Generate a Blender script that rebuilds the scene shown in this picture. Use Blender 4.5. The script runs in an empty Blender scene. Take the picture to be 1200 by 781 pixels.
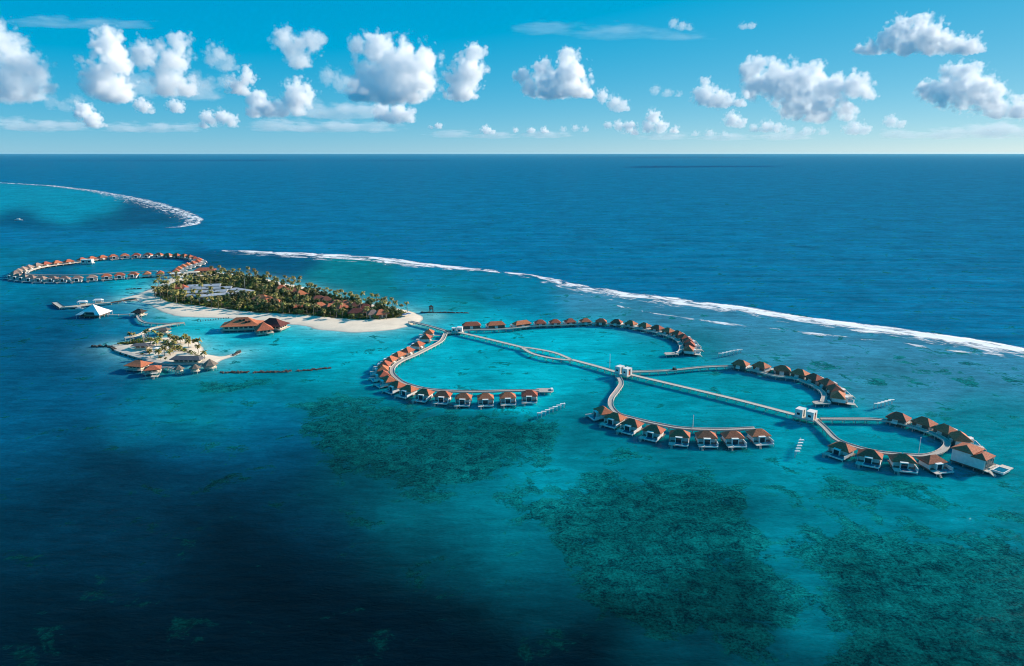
import bpy, math, random
import numpy as np
from mathutils import Vector, noise as mnoise

R = math.radians
random.seed(7)
rng = np.random.default_rng(7)
sc = bpy.context.scene
col = sc.collection

# ------------------------------------------------------------------ camera
H = 140.0                      # drone height above the sea, metres
FPX = 25.0 / 36.0 * 1200.0     # focal length in photo pixels
CX, CY = 600.0, 390.5
PITCH = math.atan((CY - 180.0) / FPX)
SP, CP = math.sin(PITCH), math.cos(PITCH)
cam_d = bpy.data.cameras.new('camera'); cam_d.lens = 25; cam_d.sensor_width = 36
cam_d.clip_start = 1; cam_d.clip_end = 400000
cam = bpy.data.objects.new('camera', cam_d); col.objects.link(cam)
cam.location = (0, 0, H); cam.rotation_euler = (R(90) - PITCH, 0, 0)
sc.camera = cam

def ray(u, v):
    a, b = (u - CX) / FPX, (CY - v) / FPX
    return a, CP + b * SP, -SP + b * CP

def G(u, v, z=0.0):
    """chart coordinates read off the photograph -> place on the sea plane"""
    x, y, w = ray(u, v)
    t = (z - H) / w
    return Vector((x * t, y * t, z))

def chart(X, Y):
    """inverse of G for numpy arrays (sea level)"""
    zc = Y * CP + H * SP
    zc = np.maximum(zc, 5.0)
    return CX + FPX * X / zc, CY - FPX * (Y * SP - H * CP) / zc

# ------------------------------------------------------------------ materials
def lin(r, g, b):
    f = lambda c: (c / 255) / 12.92 if c / 255 <= 0.04045 else ((c / 255 + .055) / 1.055) ** 2.4
    return (f(r), f(g), f(b), 1)

def mat(name, rgb, rough=.7, spec=.3, var=.12, scale=1.5, rnd=0.0, metal=0, bump=0.0, bscale=6):
    """Principled paint with blotchy noise in value and a little per-object variation"""
    m = bpy.data.materials.new(name); m.use_nodes = True
    nt = m.node_tree; N = nt.nodes; L = nt.links
    p = N['Principled BSDF']
    p.inputs['Roughness'].default_value = rough
    p.inputs['Specular IOR Level'].default_value = spec
    p.inputs['Metallic'].default_value = metal
    tc = N.new('ShaderNodeTexCoord'); no = N.new('ShaderNodeTexNoise')
    no.inputs['Scale'].default_value = scale; no.inputs['Detail'].default_value = 5
    L.new(tc.outputs['Object'], no.inputs['Vector'])
    hs = N.new('ShaderNodeHueSaturation'); hs.inputs['Color'].default_value = (*rgb[:3], 1)
    mr = N.new('ShaderNodeMapRange'); mr.inputs['From Min'].default_value = .3; mr.inputs['From Max'].default_value = .7
    mr.inputs['To Min'].default_value = 1 - var * 1.6; mr.inputs['To Max'].default_value = 1 + var * 1.6
    L.new(no.outputs['Fac'], mr.inputs['Value'])
    if rnd:
        oi = N.new('ShaderNodeObjectInfo'); m2 = N.new('ShaderNodeMapRange')
        m2.inputs['To Min'].default_value = 1 - rnd; m2.inputs['To Max'].default_value = 1 + rnd
        L.new(oi.outputs['Random'], m2.inputs['Value'])
        mu = N.new('ShaderNodeMath'); mu.operation = 'MULTIPLY'
        L.new(mr.outputs[0], mu.inputs[0]); L.new(m2.outputs[0], mu.inputs[1])
        L.new(mu.outputs[0], hs.inputs['Value'])
        m3 = N.new('ShaderNodeMapRange'); m3.inputs['To Min'].default_value = .5 - rnd * .05; m3.inputs['To Max'].default_value = .5 + rnd * .05
        L.new(oi.outputs['Random'], m3.inputs['Value']); L.new(m3.outputs[0], hs.inputs['Hue'])
    else:
        L.new(mr.outputs[0], hs.inputs['Value'])
    L.new(hs.outputs[0], p.inputs['Base Color'])
    if bump:
        bn = N.new('ShaderNodeTexNoise'); bn.inputs['Scale'].default_value = bscale
        L.new(tc.outputs['Object'], bn.inputs['Vector'])
        bp = N.new('ShaderNodeBump'); bp.inputs['Strength'].default_value = bump; bp.inputs['Distance'].default_value = .3
        L.new(bn.outputs['Fac'], bp.inputs['Height']); L.new(bp.outputs[0], p.inputs['Normal'])
    return m

M = dict(
    roof=mat('terracotta_shingle', (.43, .125, .068), .8, .2, .16, 1.2, .16, bump=.4, bscale=4),
    roof_old=mat('weathered_shingle', (.30, .20, .165), .85, .2, .15, 1.2, .16, bump=.4, bscale=4),
    roof_dark=mat('umber_shingle', (.16, .055, .042), .85, .2, .15, 1.0, .15, bump=.4, bscale=4),
    thatch=mat('thatch', (.20, .16, .13), .95, .1, .2, 2, .1, bump=.5),
    roof_grey=mat('slate_grey_roof', (.135, .13, .14), .8, .2, .12, .8, .1),
    metal_roof=mat('zinc_roof_sheet', (.36, .38, .41), .45, .4, .14, .25, .12),
    white=mat('white_render', (.72, .70, .66), .8, .2, .06, .6, .05),
    cream=mat('cream_render', (.66, .56, .44), .8, .2, .08, .6, .06),
    canvas=mat('white_canvas', (.80, .78, .74), .8, .2, .04, .3),
    deck=mat('silvered_timber', (.42, .38, .34), .85, .2, .14, 2, .08),
    deck_pale=mat('pale_timber', (.54, .485, .415), .85, .2, .12, 2, .06),
    plat=mat('timber_platform', (.17, .14, .12), .85, .2, .15, 1.5, .1),
    pile=mat('concrete_pile', (.50, .47, .43), .85, .2, .12, 1.5),
    dark=mat('dark_timber', (.055, .042, .036), .8, .2, .2, 2),
    glass=mat('window_glass', (.025, .045, .055), .06, .6, .1, 1),
    pool=mat('pool_water', (.010, .13, .20), .08, .5, .08, 1),
    rock=mat('breakwater_rock', (.10, .085, .075), .9, .2, .3, .6, bump=.6),
    stone=mat('pale_paving', (.46, .42, .37), .9, .2, .1, .4),
    trunk=mat('palm_bark', (.26, .21, .165), .9, .15, .15, 3, .15),
    palm=mat('palm_frond', (.25, .205, .050), .55, .35, .25, .8, .32),
    leaf=mat('broad_leaf', (.135, .145, .030), .6, .3, .3, .45, .35),
    leaf_dark=mat('dark_leaf', (.052, .080, .022), .6, .3, .3, .45, .35),
    shrub=mat('undergrowth_leaf', (.17, .215, .030), .7, .2, .35, .15),
    boat=mat('boat_gelcoat', (.8, .8, .78), .3, .5, .03, 1),
    red=mat('red_panel', (.45, .08, .04), .6, .3, .05, 1),
    blue=mat('blue_fabric', (.16, .24, .36), .8, .2, .1, 1),
)

# ------------------------------------------------------------------ mesh builder
class MB:
    def __init__(s): s.v = []; s.f = []
    def add(s, vs, fs):
        b = len(s.v); s.v += [tuple(p) for p in vs]; s.f += [tuple(i + b for i in f) for f in fs]; return s
    def box(s, x0, x1, y0, y1, z0, z1):
        vs = [(x, y, z) for z in (z0, z1) for x, y in ((x0, y0), (x1, y0), (x1, y1), (x0, y1))]
        return s.add(vs, [(3, 2, 1, 0), (4, 5, 6, 7), (0, 1, 5, 4), (1, 2, 6, 5), (2, 3, 7, 6), (3, 0, 4, 7)])
    def hip(s, x0, x1, y0, y1, z0, z1, ridge, eave=.28, axis='x', sag=0.0, gab=0.0):
        """hip roof with a fascia; ridge = length of the ridge; sag gives a concave swept slope"""
        cx, cy = (x0 + x1) / 2, (y0 + y1) / 2
        rings = []
        n = 4 if sag else 1
        for k in range(n + 1):
            t = k / n
            z = z0 + eave + (z1 - z0 - eave) * (t - sag * math.sin(math.pi * t) * .5)
            if axis == 'x': hx0, hy0 = ridge / 2, 0.02
            else: hx0, hy0 = 0.02, ridge / 2
            hx = (x1 - x0) / 2 * (1 - t) + hx0 * t; hy = (y1 - y0) / 2 * (1 - t) + hy0 * t
            rings.append([(cx - hx, cy - hy, z), (cx + hx, cy - hy, z), (cx + hx, cy + hy, z), (cx - hx, cy + hy, z)])
        base = [(x0, y0, z0), (x1, y0, z0), (x1, y1, z0), (x0, y1, z0)]
        vs = base[:]; fs = [(3, 2, 1, 0)]
        for r in rings:
            b = len(vs); vs += r
            for i in range(4):
                j = (i + 1) % 4; fs.append((b - 4 + i, b - 4 + j, b + j, b + i))
        b = len(vs) - 4; fs.append((b, b + 1, b + 2, b + 3))
        return s.add(vs, fs)
    def cyl(s, p, q, r0, r1, n=6):
        p, q = Vector(p), Vector(q); d = (q - p).normalized()
        a = d.orthogonal().normalized(); b = d.cross(a)
        vs = []
        for c, r in ((p, r0), (q, r1)):
            vs += [c + a * (r * math.cos(2 * math.pi * i / n)) + b * (r * math.sin(2 * math.pi * i / n)) for i in range(n)]
        fs = [(i, (i + 1) % n, n + (i + 1) % n, n + i) for i in range(n)] + [tuple(range(n - 1, -1, -1)), tuple(range(n, 2 * n))]
        return s.add(vs, fs)
    def cone(s, cx, cy, z0, z1, r, n=10, rt=.05, eave=.25):
        vs = [];
        for z, rr in ((z0, r), (z0 + eave, r), (z1, rt)):
            vs += [(cx + rr * math.cos(2 * math.pi * i / n), cy + rr * math.sin(2 * math.pi * i / n), z) for i in range(n)]
        fs = [tuple(range(n - 1, -1, -1)), tuple(range(2 * n, 3 * n))]
        for k in range(2):
            fs += [(k * n + i, k * n + (i + 1) % n, (k + 1) * n + (i + 1) % n, (k + 1) * n + i) for i in range(n)]
        return s.add(vs, fs)
    def ribbon(s, pts, w, z0, z1, off=0.0):
        """solid strip of width w along a plan polyline"""
        n = len(pts); vs = []
        for i, p in enumerate(pts):
            a = pts[max(i - 1, 0)]; c = pts[min(i + 1, n - 1)]
            t = Vector((c[0] - a[0], c[1] - a[1], 0)).normalized(); nn = Vector((-t.y, t.x, 0))
            l = Vector((p[0], p[1], 0)) + nn * (off + w / 2); r = Vector((p[0], p[1], 0)) + nn * (off - w / 2)
            vs += [(l.x, l.y, z0), (r.x, r.y, z0), (r.x, r.y, z1), (l.x, l.y, z1)]
        fs = [(0, 1, 2, 3), tuple(4 * (n - 1) + k for k in (3, 2, 1, 0))]
        for i in range(n - 1):
            b = 4 * i
            for k in range(4):
                j = (k + 1) % 4; fs.append((b + k, b + 4 + k, b + 4 + j, b + j))
        return s.add(vs, fs)
    def mesh(s, name, m, smooth=False):
        me = bpy.data.meshes.new(name); me.from_pydata(s.v, [], s.f); me.materials.append(m)
        import bmesh
        bm = bmesh.new(); bm.from_mesh(me); bmesh.ops.recalc_face_normals(bm, faces=bm.faces); bm.to_mesh(me); bm.free()
        if smooth: me.shade_smooth()
        return me

def link(name, me, parent=None, loc=(0, 0, 0), rz=0.0):
    o = bpy.data.objects.new(name, me); col.objects.link(o)
    o.location = loc; o.rotation_euler = (0, 0, rz)
    if parent is not None: o.parent = parent
    return o
def thing(name, label, cat, loc=(0, 0, 0), rz=0.0, group=None, me=None):
    o = link(name, me, None, loc, rz)
    o['label'] = label; o['category'] = cat
    if group: o['group'] = group
    return o
def setting(name, me, kind='structure'):
    o = link(name, me); o['kind'] = kind; return o

ORD = ['zeroth', 'first', 'second', 'third', 'fourth', 'fifth', 'sixth', 'seventh', 'eighth', 'ninth', 'tenth', 'eleventh', 'twelfth',
       'thirteenth', 'fourteenth', 'fifteenth', 'sixteenth', 'seventeenth', 'eighteenth', 'nineteenth', 'twentieth']

def smooth_path(pts, step):
    """Catmull-Rom through plan points, resampled every step metres"""
    P = [Vector((p[0], p[1], 0)) for p in pts]
    Q = [P[0] * 2 - P[1]] + P + [P[-1] * 2 - P[-2]]
    out = []
    for i in range(1, len(Q) - 2):
        for k in range(20):
            t = k / 20
            a, b, c, d = Q[i - 1], Q[i], Q[i + 1], Q[i + 2]
            out.append(.5 * ((2 * b) + (c - a) * t + (2 * a - 5 * b + 4 * c - d) * t * t + (3 * b - a - 3 * c + d) * t ** 3))
    out.append(P[-1])
    res = [out[0]]; acc = 0
    for a, b in zip(out, out[1:]):
        seg = (b - a).length
        if seg < 1e-6: continue
        pos = 0
        while acc + seg - pos >= step:
            pos += step - acc; acc = 0; res.append(a.lerp(b, pos / seg))
        acc += seg - pos
    if (res[-1] - out[-1]).length > step * .3: res.append(out[-1])
    return res

# ------------------------------------------------------------------ light, sky
SUN_EL, SUN_AZ = 23.0, 27.0          # azimuth: degrees ahead of due right (+X) towards +Y
sd = Vector((math.cos(R(SUN_EL)) * math.cos(R(SUN_AZ)), math.cos(R(SUN_EL)) * math.sin(R(SUN_AZ)), math.sin(R(SUN_EL))))
sun_d = bpy.data.lights.new('sun', 'SUN'); sun_d.energy = 4.6; sun_d.angle = R(.53); sun_d.color = (1, .86, .70)
sun = bpy.data.objects.new('sun', sun_d); col.objects.link(sun)
sun.rotation_euler = sd.to_track_quat('Z', 'Y').to_euler(); sun.location = (0, 0, 500)
w = bpy.data.worlds.new('World'); sc.world = w; w.use_nodes = True
nt = w.node_tree; N = nt.nodes; L = nt.links
sky = N.new('ShaderNodeTexSky'); sky.sky_type = 'NISHITA'; sky.sun_disc = False
sky.sun_elevation = R(SUN_EL); sky.sun_rotation = R(90 - SUN_AZ)
sky.altitude = 100; sky.air_density = .5; sky.dust_density = .05; sky.ozone_density = 6.0
# sea-air grade: clear maritime air, cyan cast
gr = N.new('ShaderNodeVectorMath'); gr.operation = 'MULTIPLY_ADD'; gr.inputs[1].default_value = (.96, .51, .20); gr.inputs[2].default_value = (-.955, 1.70, 4.05)
mx = N.new('ShaderNodeVectorMath'); mx.operation = 'MAXIMUM'; mx.inputs[1].default_value = (0, 0, 0)
L.new(sky.outputs[0], gr.inputs[0]); L.new(gr.outputs[0], mx.inputs[0]); L.new(mx.outputs[0], N['Background'].inputs['Color'])
N['Background'].inputs['Strength'].default_value = .08

# ------------------------------------------------------------------ render settings
sc.view_settings.view_transform = 'Standard'; sc.view_settings.look = 'None'
sc.view_settings.exposure = .75; sc.view_settings.gamma = 1
c = sc.cycles if hasattr(sc, 'cycles') else None
if c:
    c.use_denoising = True; c.filter_width = 1.05; c.max_bounces = 44; c.volume_bounces = 30; c.diffuse_bounces = 3; c.glossy_bounces = 3
    c.transparent_max_bounces = 16; c.caustics_reflective = False; c.caustics_refractive = False

# ------------------------------------------------------------------ coastline charts (photo pixels, read off the photograph)
MAIN = [(141, 351), (158, 346), (180, 337), (195, 329), (205, 324), (215, 320), (225, 318), (250, 319), (270, 321), (290, 324),
        (311, 327), (330, 331.5), (352, 336), (372, 341), (395, 348.5), (410, 352.5), (430, 356), (455, 360), (470, 362.5), (485, 366), (494, 371),
        (495, 376), (487, 380.5), (470, 384.5), (450, 388), (428, 389.5), (410, 389.5), (390, 388), (372, 386.5), (359, 382.5), (333, 379.5),
        (300, 376), (270, 373.5), (250, 372.5), (215, 371.5), (196, 368), (184, 362), (172, 356), (158, 353)]
SMALL = [(131, 408), (129, 405.5), (140, 402), (150, 401), (163, 399), (172, 397), (190, 396), (203, 396), (222, 399), (233, 402), (238, 407), (240, 414),
         (256, 418.5), (272, 415.5), (280, 412), (282, 413.5), (273, 418), (259, 422.5), (252, 426), (236, 428), (225, 427), (199, 427.5), (177, 424), (161, 419), (145, 415)]
VEG = [(181, 347.5), (186, 341), (200, 338), (214, 333.5), (228, 331), (245, 326), (272, 323.5), (291, 327), (311, 331), (330, 335.5), (352, 340.5), (372, 346), (395, 353), (410, 356), (430, 359.5),
       (455, 364), (478, 367.5), (470, 374), (444, 376.5), (420, 377), (395, 375), (385.7, 374), (352, 371), (326, 369), (304, 368.7), (278, 366), (262, 364), (229, 360), (216, 359), (196, 355.5)]
wp = lambda poly: np.array([G(*p)[:2] for p in poly])

def subdiv(P, n=3):
    P = np.array(P); out = []
    m = len(P)
    for i in range(m):
        a, b, c_, d = P[i - 1], P[i], P[(i + 1) % m], P[(i + 2) % m]
        for k in range(n):
            t = k / n
            out.append(.5 * ((2 * b) + (c_ - a) * t + (2 * a - 5 * b + 4 * c_ - d) * t * t + (3 * b - a - 3 * c_ + d) * t ** 3))
    return np.array(out)

def inside(P, X, Y):
    r = np.zeros(X.shape, bool); n = len(P)
    for i in range(n):
        x0, y0 = P[i]; x1, y1 = P[(i + 1) % n]
        if y0 == y1: continue
        r ^= ((y0 > Y) != (y1 > Y)) & (X < (x1 - x0) * (Y - y0) / (y1 - y0) + x0)
    return r

def edge_dist(P, X, Y, closed=True):
    d = np.full(X.shape, 1e9); n = len(P)
    for i in range(n if closed else n - 1):
        ax, ay = P[i]; bx, by = P[(i + 1) % n]
        dx, dy = bx - ax, by - ay; l2 = dx * dx + dy * dy + 1e-9
        t = np.clip(((X - ax) * dx + (Y - ay) * dy) / l2, 0, 1)
        d = np.minimum(d, np.hypot(X - ax - t * dx, Y - ay - t * dy))
    return d
def sdist(P, X, Y):
    d = edge_dist(P, X, Y); return np.where(inside(P, X, Y), d, -d)   # + inside
sstep = lambda a, b, x: (lambda t: t * t * (3 - 2 * t))(np.clip((x - a) / (b - a), 0, 1))

MAINW, SMALLW, VEGW = subdiv(wp(MAIN)), subdiv(wp(SMALL)), wp(VEG)

# ------------------------------------------------------------------ the sea
def axis(fine0, fine1, step, lo, hi, grow):
    a = list(np.arange(fine0, fine1, step))
    s = step; x = a[-1]
    while x < hi: s *= grow; x += s; a.append(x)
    s = step; x = a[0]; b = []
    while x > lo: s *= grow; x -= s; b.append(x)
    return np.array(b[::-1] + a)
ax = axis(-330, 330, 2.2, -160000, 160000, 1.035)
ay = axis(120, 480, 1.7, -3000, 160000, 1.018)
X, Y = np.meshgrid(ax, ay)
U, V = chart(X, Y)
V = np.where(Y < 60, 1400, V)
# depth chart: water colour classes sounded at chart points (u, v, colour, reach)
WC = dict(  # apparent water-body albedo, from deep ocean to shallow sand
    abyss=(.0003, .0050, .0100), deep=(.0004, .021, .041), ocean=(.0003, .142, .272), blue=(.0005, .078, .155), bluehi=(.0005, .165, .265),
    reefhi=(.0005, .235, .34), midt=(.0005, .25, .305), teal=(.0005, .165, .205), turq=(.0005, .34, .41), turq2=(.001, .43, .50), green=(.0005, .12, .150), gdark=(.0005, .050, .068), flat=(.035, .205, .31), flat2=(.024, .205, .28), pale=(.20, .52, .52))
PTS_IN = [   # inside the reef
 (250, 300, 'blue', 16), (330, 305, 'blue', 18), (420, 322, 'teal', 18), (500, 335, 'bluehi', 20), (560, 332, 'bluehi', 20), (440, 345, 'teal', 18), (380, 334, 'teal', 14), (530, 352, 'teal', 18), (610, 350, 'bluehi', 20), (690, 355, 'flat', 20),
 (760, 365, 'flat', 22), (860, 385, 'flat', 26), (960, 405, 'flat', 28), (1080, 425, 'flat', 30), (1180, 440, 'flat', 30), (900, 410, 'flat2', 20), (1050, 450, 'flat2', 24), (1170, 480, 'teal', 26),
 (640, 362, 'bluehi', 14), (740, 372, 'flat2', 12), (835, 400, 'teal', 16),
 (540, 366, 'turq', 12), (505, 360, 'turq', 14),
 (560, 400, 'turq', 26), (620, 400, 'turq', 26), (700, 400, 'turq', 26), (640, 440, 'turq2', 26), (560, 430, 'turq', 26), (520, 440, 'turq', 22), (700, 450, 'midt', 20), (770, 415, 'midt', 20),
 (800, 450, 'midt', 30), (880, 470, 'midt', 26), (760, 470, 'midt', 22), (680, 480, 'teal', 20), (930, 460, 'midt', 20), (1000, 510, 'midt', 24), (1060, 515, 'midt', 20),
 (940, 530, 'midt', 26), (860, 535, 'teal', 26), (760, 535, 'teal', 26), (1010, 570, 'teal', 30), (1130, 580, 'midt', 36), (1190, 540, 'midt', 30), (1180, 640, 'teal', 36), (1060, 620, 'teal', 30),
 (690, 520, 'teal', 26), (640, 560, 'midt', 24), (560, 540, 'green', 30), (480, 520, 'green', 30), (420, 500, 'green', 26), (560, 590, 'teal', 30), (480, 600, 'green', 30), (410, 570, 'gdark', 40), (600, 640, 'green', 36),
 (500, 640, 'gdark', 44), (620, 700, 'gdark', 40), (560, 760, 'abyss', 56), (450, 720, 'abyss', 56), (690, 770, 'abyss', 30), (760, 760, 'gdark', 26),
 (780, 640, 'green', 40), (850, 700, 'gdark', 34), (720, 640, 'green', 34), (920, 640, 'teal', 26), (930, 690, 'teal', 22), (960, 740, 'teal', 22), (880, 770, 'gdark', 22), (1080, 720, 'green', 40), (1150, 690, 'green', 40), (1100, 770, 'gdark', 34),
 (420, 430, 'turq', 30), (350, 410, 'turq', 26), (300, 400, 'turq', 24), (240, 390, 'turq2', 18), (270, 425, 'turq', 22), (400, 470, 'teal', 24), (330, 450, 'teal', 26), (350, 395, 'turq2', 16), (450, 400, 'turq', 18), (410, 455, 'teal', 20),
 (250, 455, 'teal', 30), (200, 470, 'teal', 30), (300, 485, 'bluehi', 34), (160, 495, 'bluehi', 26), (235, 495, 'teal', 24), (320, 520, 'blue', 34), (220, 525, 'blue', 30), (130, 430, 'bluehi', 16),
 (200, 375, 'turq', 14), (170, 372, 'bluehi', 14), (130, 382, 'bluehi', 16), (100, 345, 'bluehi', 18), (150, 335, 'turq', 12), (120, 312, 'bluehi', 16), (190, 309, 'bluehi', 14), (50, 317, 'blue', 14), (0, 320, 'bluehi', 26), (0, 300, 'bluehi', 18),
 (60, 300, 'bluehi', 10), (40, 350, 'bluehi', 22), (70, 375, 'blue', 24), (20, 400, 'blue', 40), (90, 415, 'blue', 34), (40, 450, 'blue', 44), (110, 465, 'blue', 36), (20, 520, 'blue', 50),
 (90, 570, 'deep', 56), (200, 560, 'deep', 50), (310, 570, 'deep', 44), (10, 620, 'deep', 60), (140, 650, 'deep', 60), (270, 650, 'abyss', 56), (60, 740, 'abyss', 66), (200, 750, 'abyss', 70), (340, 720, 'abyss', 66), (380, 620, 'deep', 40), (-150, 500, 'blue', 90), (-150, 700, 'deep', 90),
 (1350, 600, 'teal', 90), (1350, 760, 'green', 90), (600, 900, 'abyss', 120), (200, 900, 'abyss', 120), (1000, 900, 'gdark', 120), (600, 1400, 'abyss', 400),
]
PTS_L = [(0, 232, 'reefhi', 14), (60, 240, 'reefhi', 14), (110, 242, 'reefhi', 14), (160, 250, 'blue', 12), (200, 250, 'blue', 12), (20, 260, 'blue', 12), (120, 262, 'blue', 12), (-200, 235, 'bluehi', 60), (40, 275, 'blue', 14)]
def rbf(pts, U, V):
    num = np.zeros(U.shape + (3,)); den = np.full(U.shape, 1e-12)
    far = np.full(U.shape, 1e9); 
    for u, v, k, s in pts:
        d2 = ((U - u) / (1.5 * s)) ** 2 + ((V - v) / s) ** 2
        wgt = np.exp(-d2) + 1e-4 / (1 + d2) ** 2
        num += wgt[..., None] * np.array(WC[k]); den += wgt
    return num / den[..., None]
REEF_EDGE = [(-900, 287), (120, 291), (225, 293), (300, 295), (385, 299.5), (445, 303.5), (505, 310.5), (560, 316.5), (590, 319.5), (640, 327), (684, 337), (735, 345), (786, 351), (825, 355), (863, 359), (933, 371), (1000, 379.5), (1067, 388), (1133, 397), (1200, 408), (1320, 432), (2200, 620)]
eu = np.array([p[0] for p in REEF_EDGE]); ev = np.array([p[1] for p in REEF_EDGE])
vr = np.interp(U, eu, ev)
wob = 1.2 * np.sin(U * .11) + .8 * np.sin(U * .043 + 1)
k_in = sstep(-3.5, 3.5, V - vr + wob * np.clip((V - 280) / 100, .2, 1.2))
k_in = np.where(U < 240, sstep(-12, 8, V - vr), k_in)
OUT = np.array(WC['ocean']) * np.ones(U.shape + (1,))
CLR = OUT * (1 - k_in[..., None]) + rbf(PTS_IN, U, V) * k_in[..., None]
LREEF = [(-600, 205), (-200, 210), (0, 214.5), (60, 218), (110, 224), (160, 233), (205, 245), (232, 256), (236, 262), (215, 267), (180, 269), (100, 272), (0, 268), (-300, 262), (-600, 258)]
lre = sstep(-2.5, 3.5, sdist(np.array(LREEF, float), U, V))
lsoft = np.where(V > 250, sstep(-6, 12, sdist(np.array(LREEF, float), U, V)), lre)
CLR = CLR * (1 - lsoft[..., None]) + rbf(PTS_L, U, V) * lsoft[..., None]
# shallow sand apron round the islands
near = (Y > 350) & (Y < 1000) & (X > -700) & (X < 200)
ap = np.zeros(U.shape)
for P, wd in ((MAINW, 11.0), (SMALLW, 9.0)):
    d = np.where(near, -sdist(P, np.where(near, X, 0), np.where(near, Y, 0)), 1e6)
    ap = np.maximum(ap, np.exp(-np.maximum(d, 0) / wd) * .9)
def blob(u, v, su, sv): return np.exp(-((U - u) / su) ** 2 - ((V - v) / sv) ** 2)
ap = np.maximum(ap, .85 * blob(506, 371, 16, 5)); ap = np.maximum(ap, .7 * blob(243, 406, 10, 7)); ap = np.maximum(ap, .55 * blob(195, 364, 22, 5))
ap = np.clip(ap, 0, 1)
CLR = CLR * (1 - ap[..., None] * .85) + np.array(WC['pale']) * ap[..., None] * .85
# coral gardens
CORAL = [
 [(348, 480), (372, 468), (430, 470), (480, 478), (540, 482), (600, 484), (648, 500), (652, 520), (620, 540), (560, 560), (520, 574), (470, 575), (430, 562), (432, 548), (400, 546), (370, 530), (372, 515), (358, 500)],
 [(600, 588), (640, 573), (700, 556), (800, 556), (870, 572), (885, 620), (903, 670), (938, 710), (930, 740), (870, 750), (820, 746), (750, 732), (690, 706), (675, 670), (645, 642), (650, 622), (605, 608)],
 [(925, 640), (1000, 615), (1100, 622), (1260, 640), (1260, 900), (960, 900), (968, 768), (1000, 745), (945, 722), (955, 700), (960, 680)],
 [(945, 715), (985, 720), (995, 745), (960, 740)],
 [(230, 452), (262, 446), (310, 444), (322, 449), (272, 462), (240, 461)],
]
CSTR = [1.0, 1.12, 1.12, 1.1, .7]
SOFT = [24, 30, 38, 10, 8]
coral = np.zeros(U.shape)
for P, st, sf in zip(CORAL, CSTR, SOFT):
    coral = np.maximum(coral, st * sstep(-sf, sf, sdist(np.array(P, float), U, V)))
coral = np.maximum(coral, .40 * blob(720, 575, 170, 55)); coral = np.maximum(coral, .42 * blob(1030, 610, 200, 60)); coral = np.maximum(coral, .36 * blob(930, 690, 60, 80)); coral = np.maximum(coral, -.02 * k_in * (V > 360) * np.clip((CLR[..., 1] - .09) / .12, 0, 1))
coral = np.maximum(coral, .22 * blob(1080, 440, 200, 34))
ny, nx = X.shape
co = np.stack([X, Y, np.zeros_like(X)], -1).reshape(-1, 3).astype(np.float32)
idx = np.arange(nx * ny).reshape(ny, nx)
q = np.stack([idx[:-1, :-1], idx[:-1, 1:], idx[1:, 1:], idx[1:, :-1]], -1).reshape(-1, 4).astype(np.int32)
me = bpy.data.meshes.new('sea')
me.vertices.add(len(co)); me.vertices.foreach_set('co', co.ravel())
me.loops.add(q.size); me.loops.foreach_set('vertex_index', q.ravel())
me.polygons.add(len(q)); me.polygons.foreach_set('loop_start', np.arange(0, q.size, 4, dtype=np.int32)); me.polygons.foreach_set('loop_total', np.full(len(q), 4, np.int32))
me.update(); me.shade_smooth()
a = me.attributes.new('water_body', 'FLOAT_COLOR', 'POINT')
rgba = np.concatenate([CLR.reshape(-1, 3), np.ones((len(co), 1))], 1).astype(np.float32)
a.data.foreach_set('color', rgba.ravel())
a = me.attributes.new('coral', 'FLOAT', 'POINT'); a.data.foreach_set('value', coral.ravel().astype(np.float32))
a = me.attributes.new('swell', 'FLOAT', 'POINT'); a.data.foreach_set('value', (1 - k_in).ravel().astype(np.float32))

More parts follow.
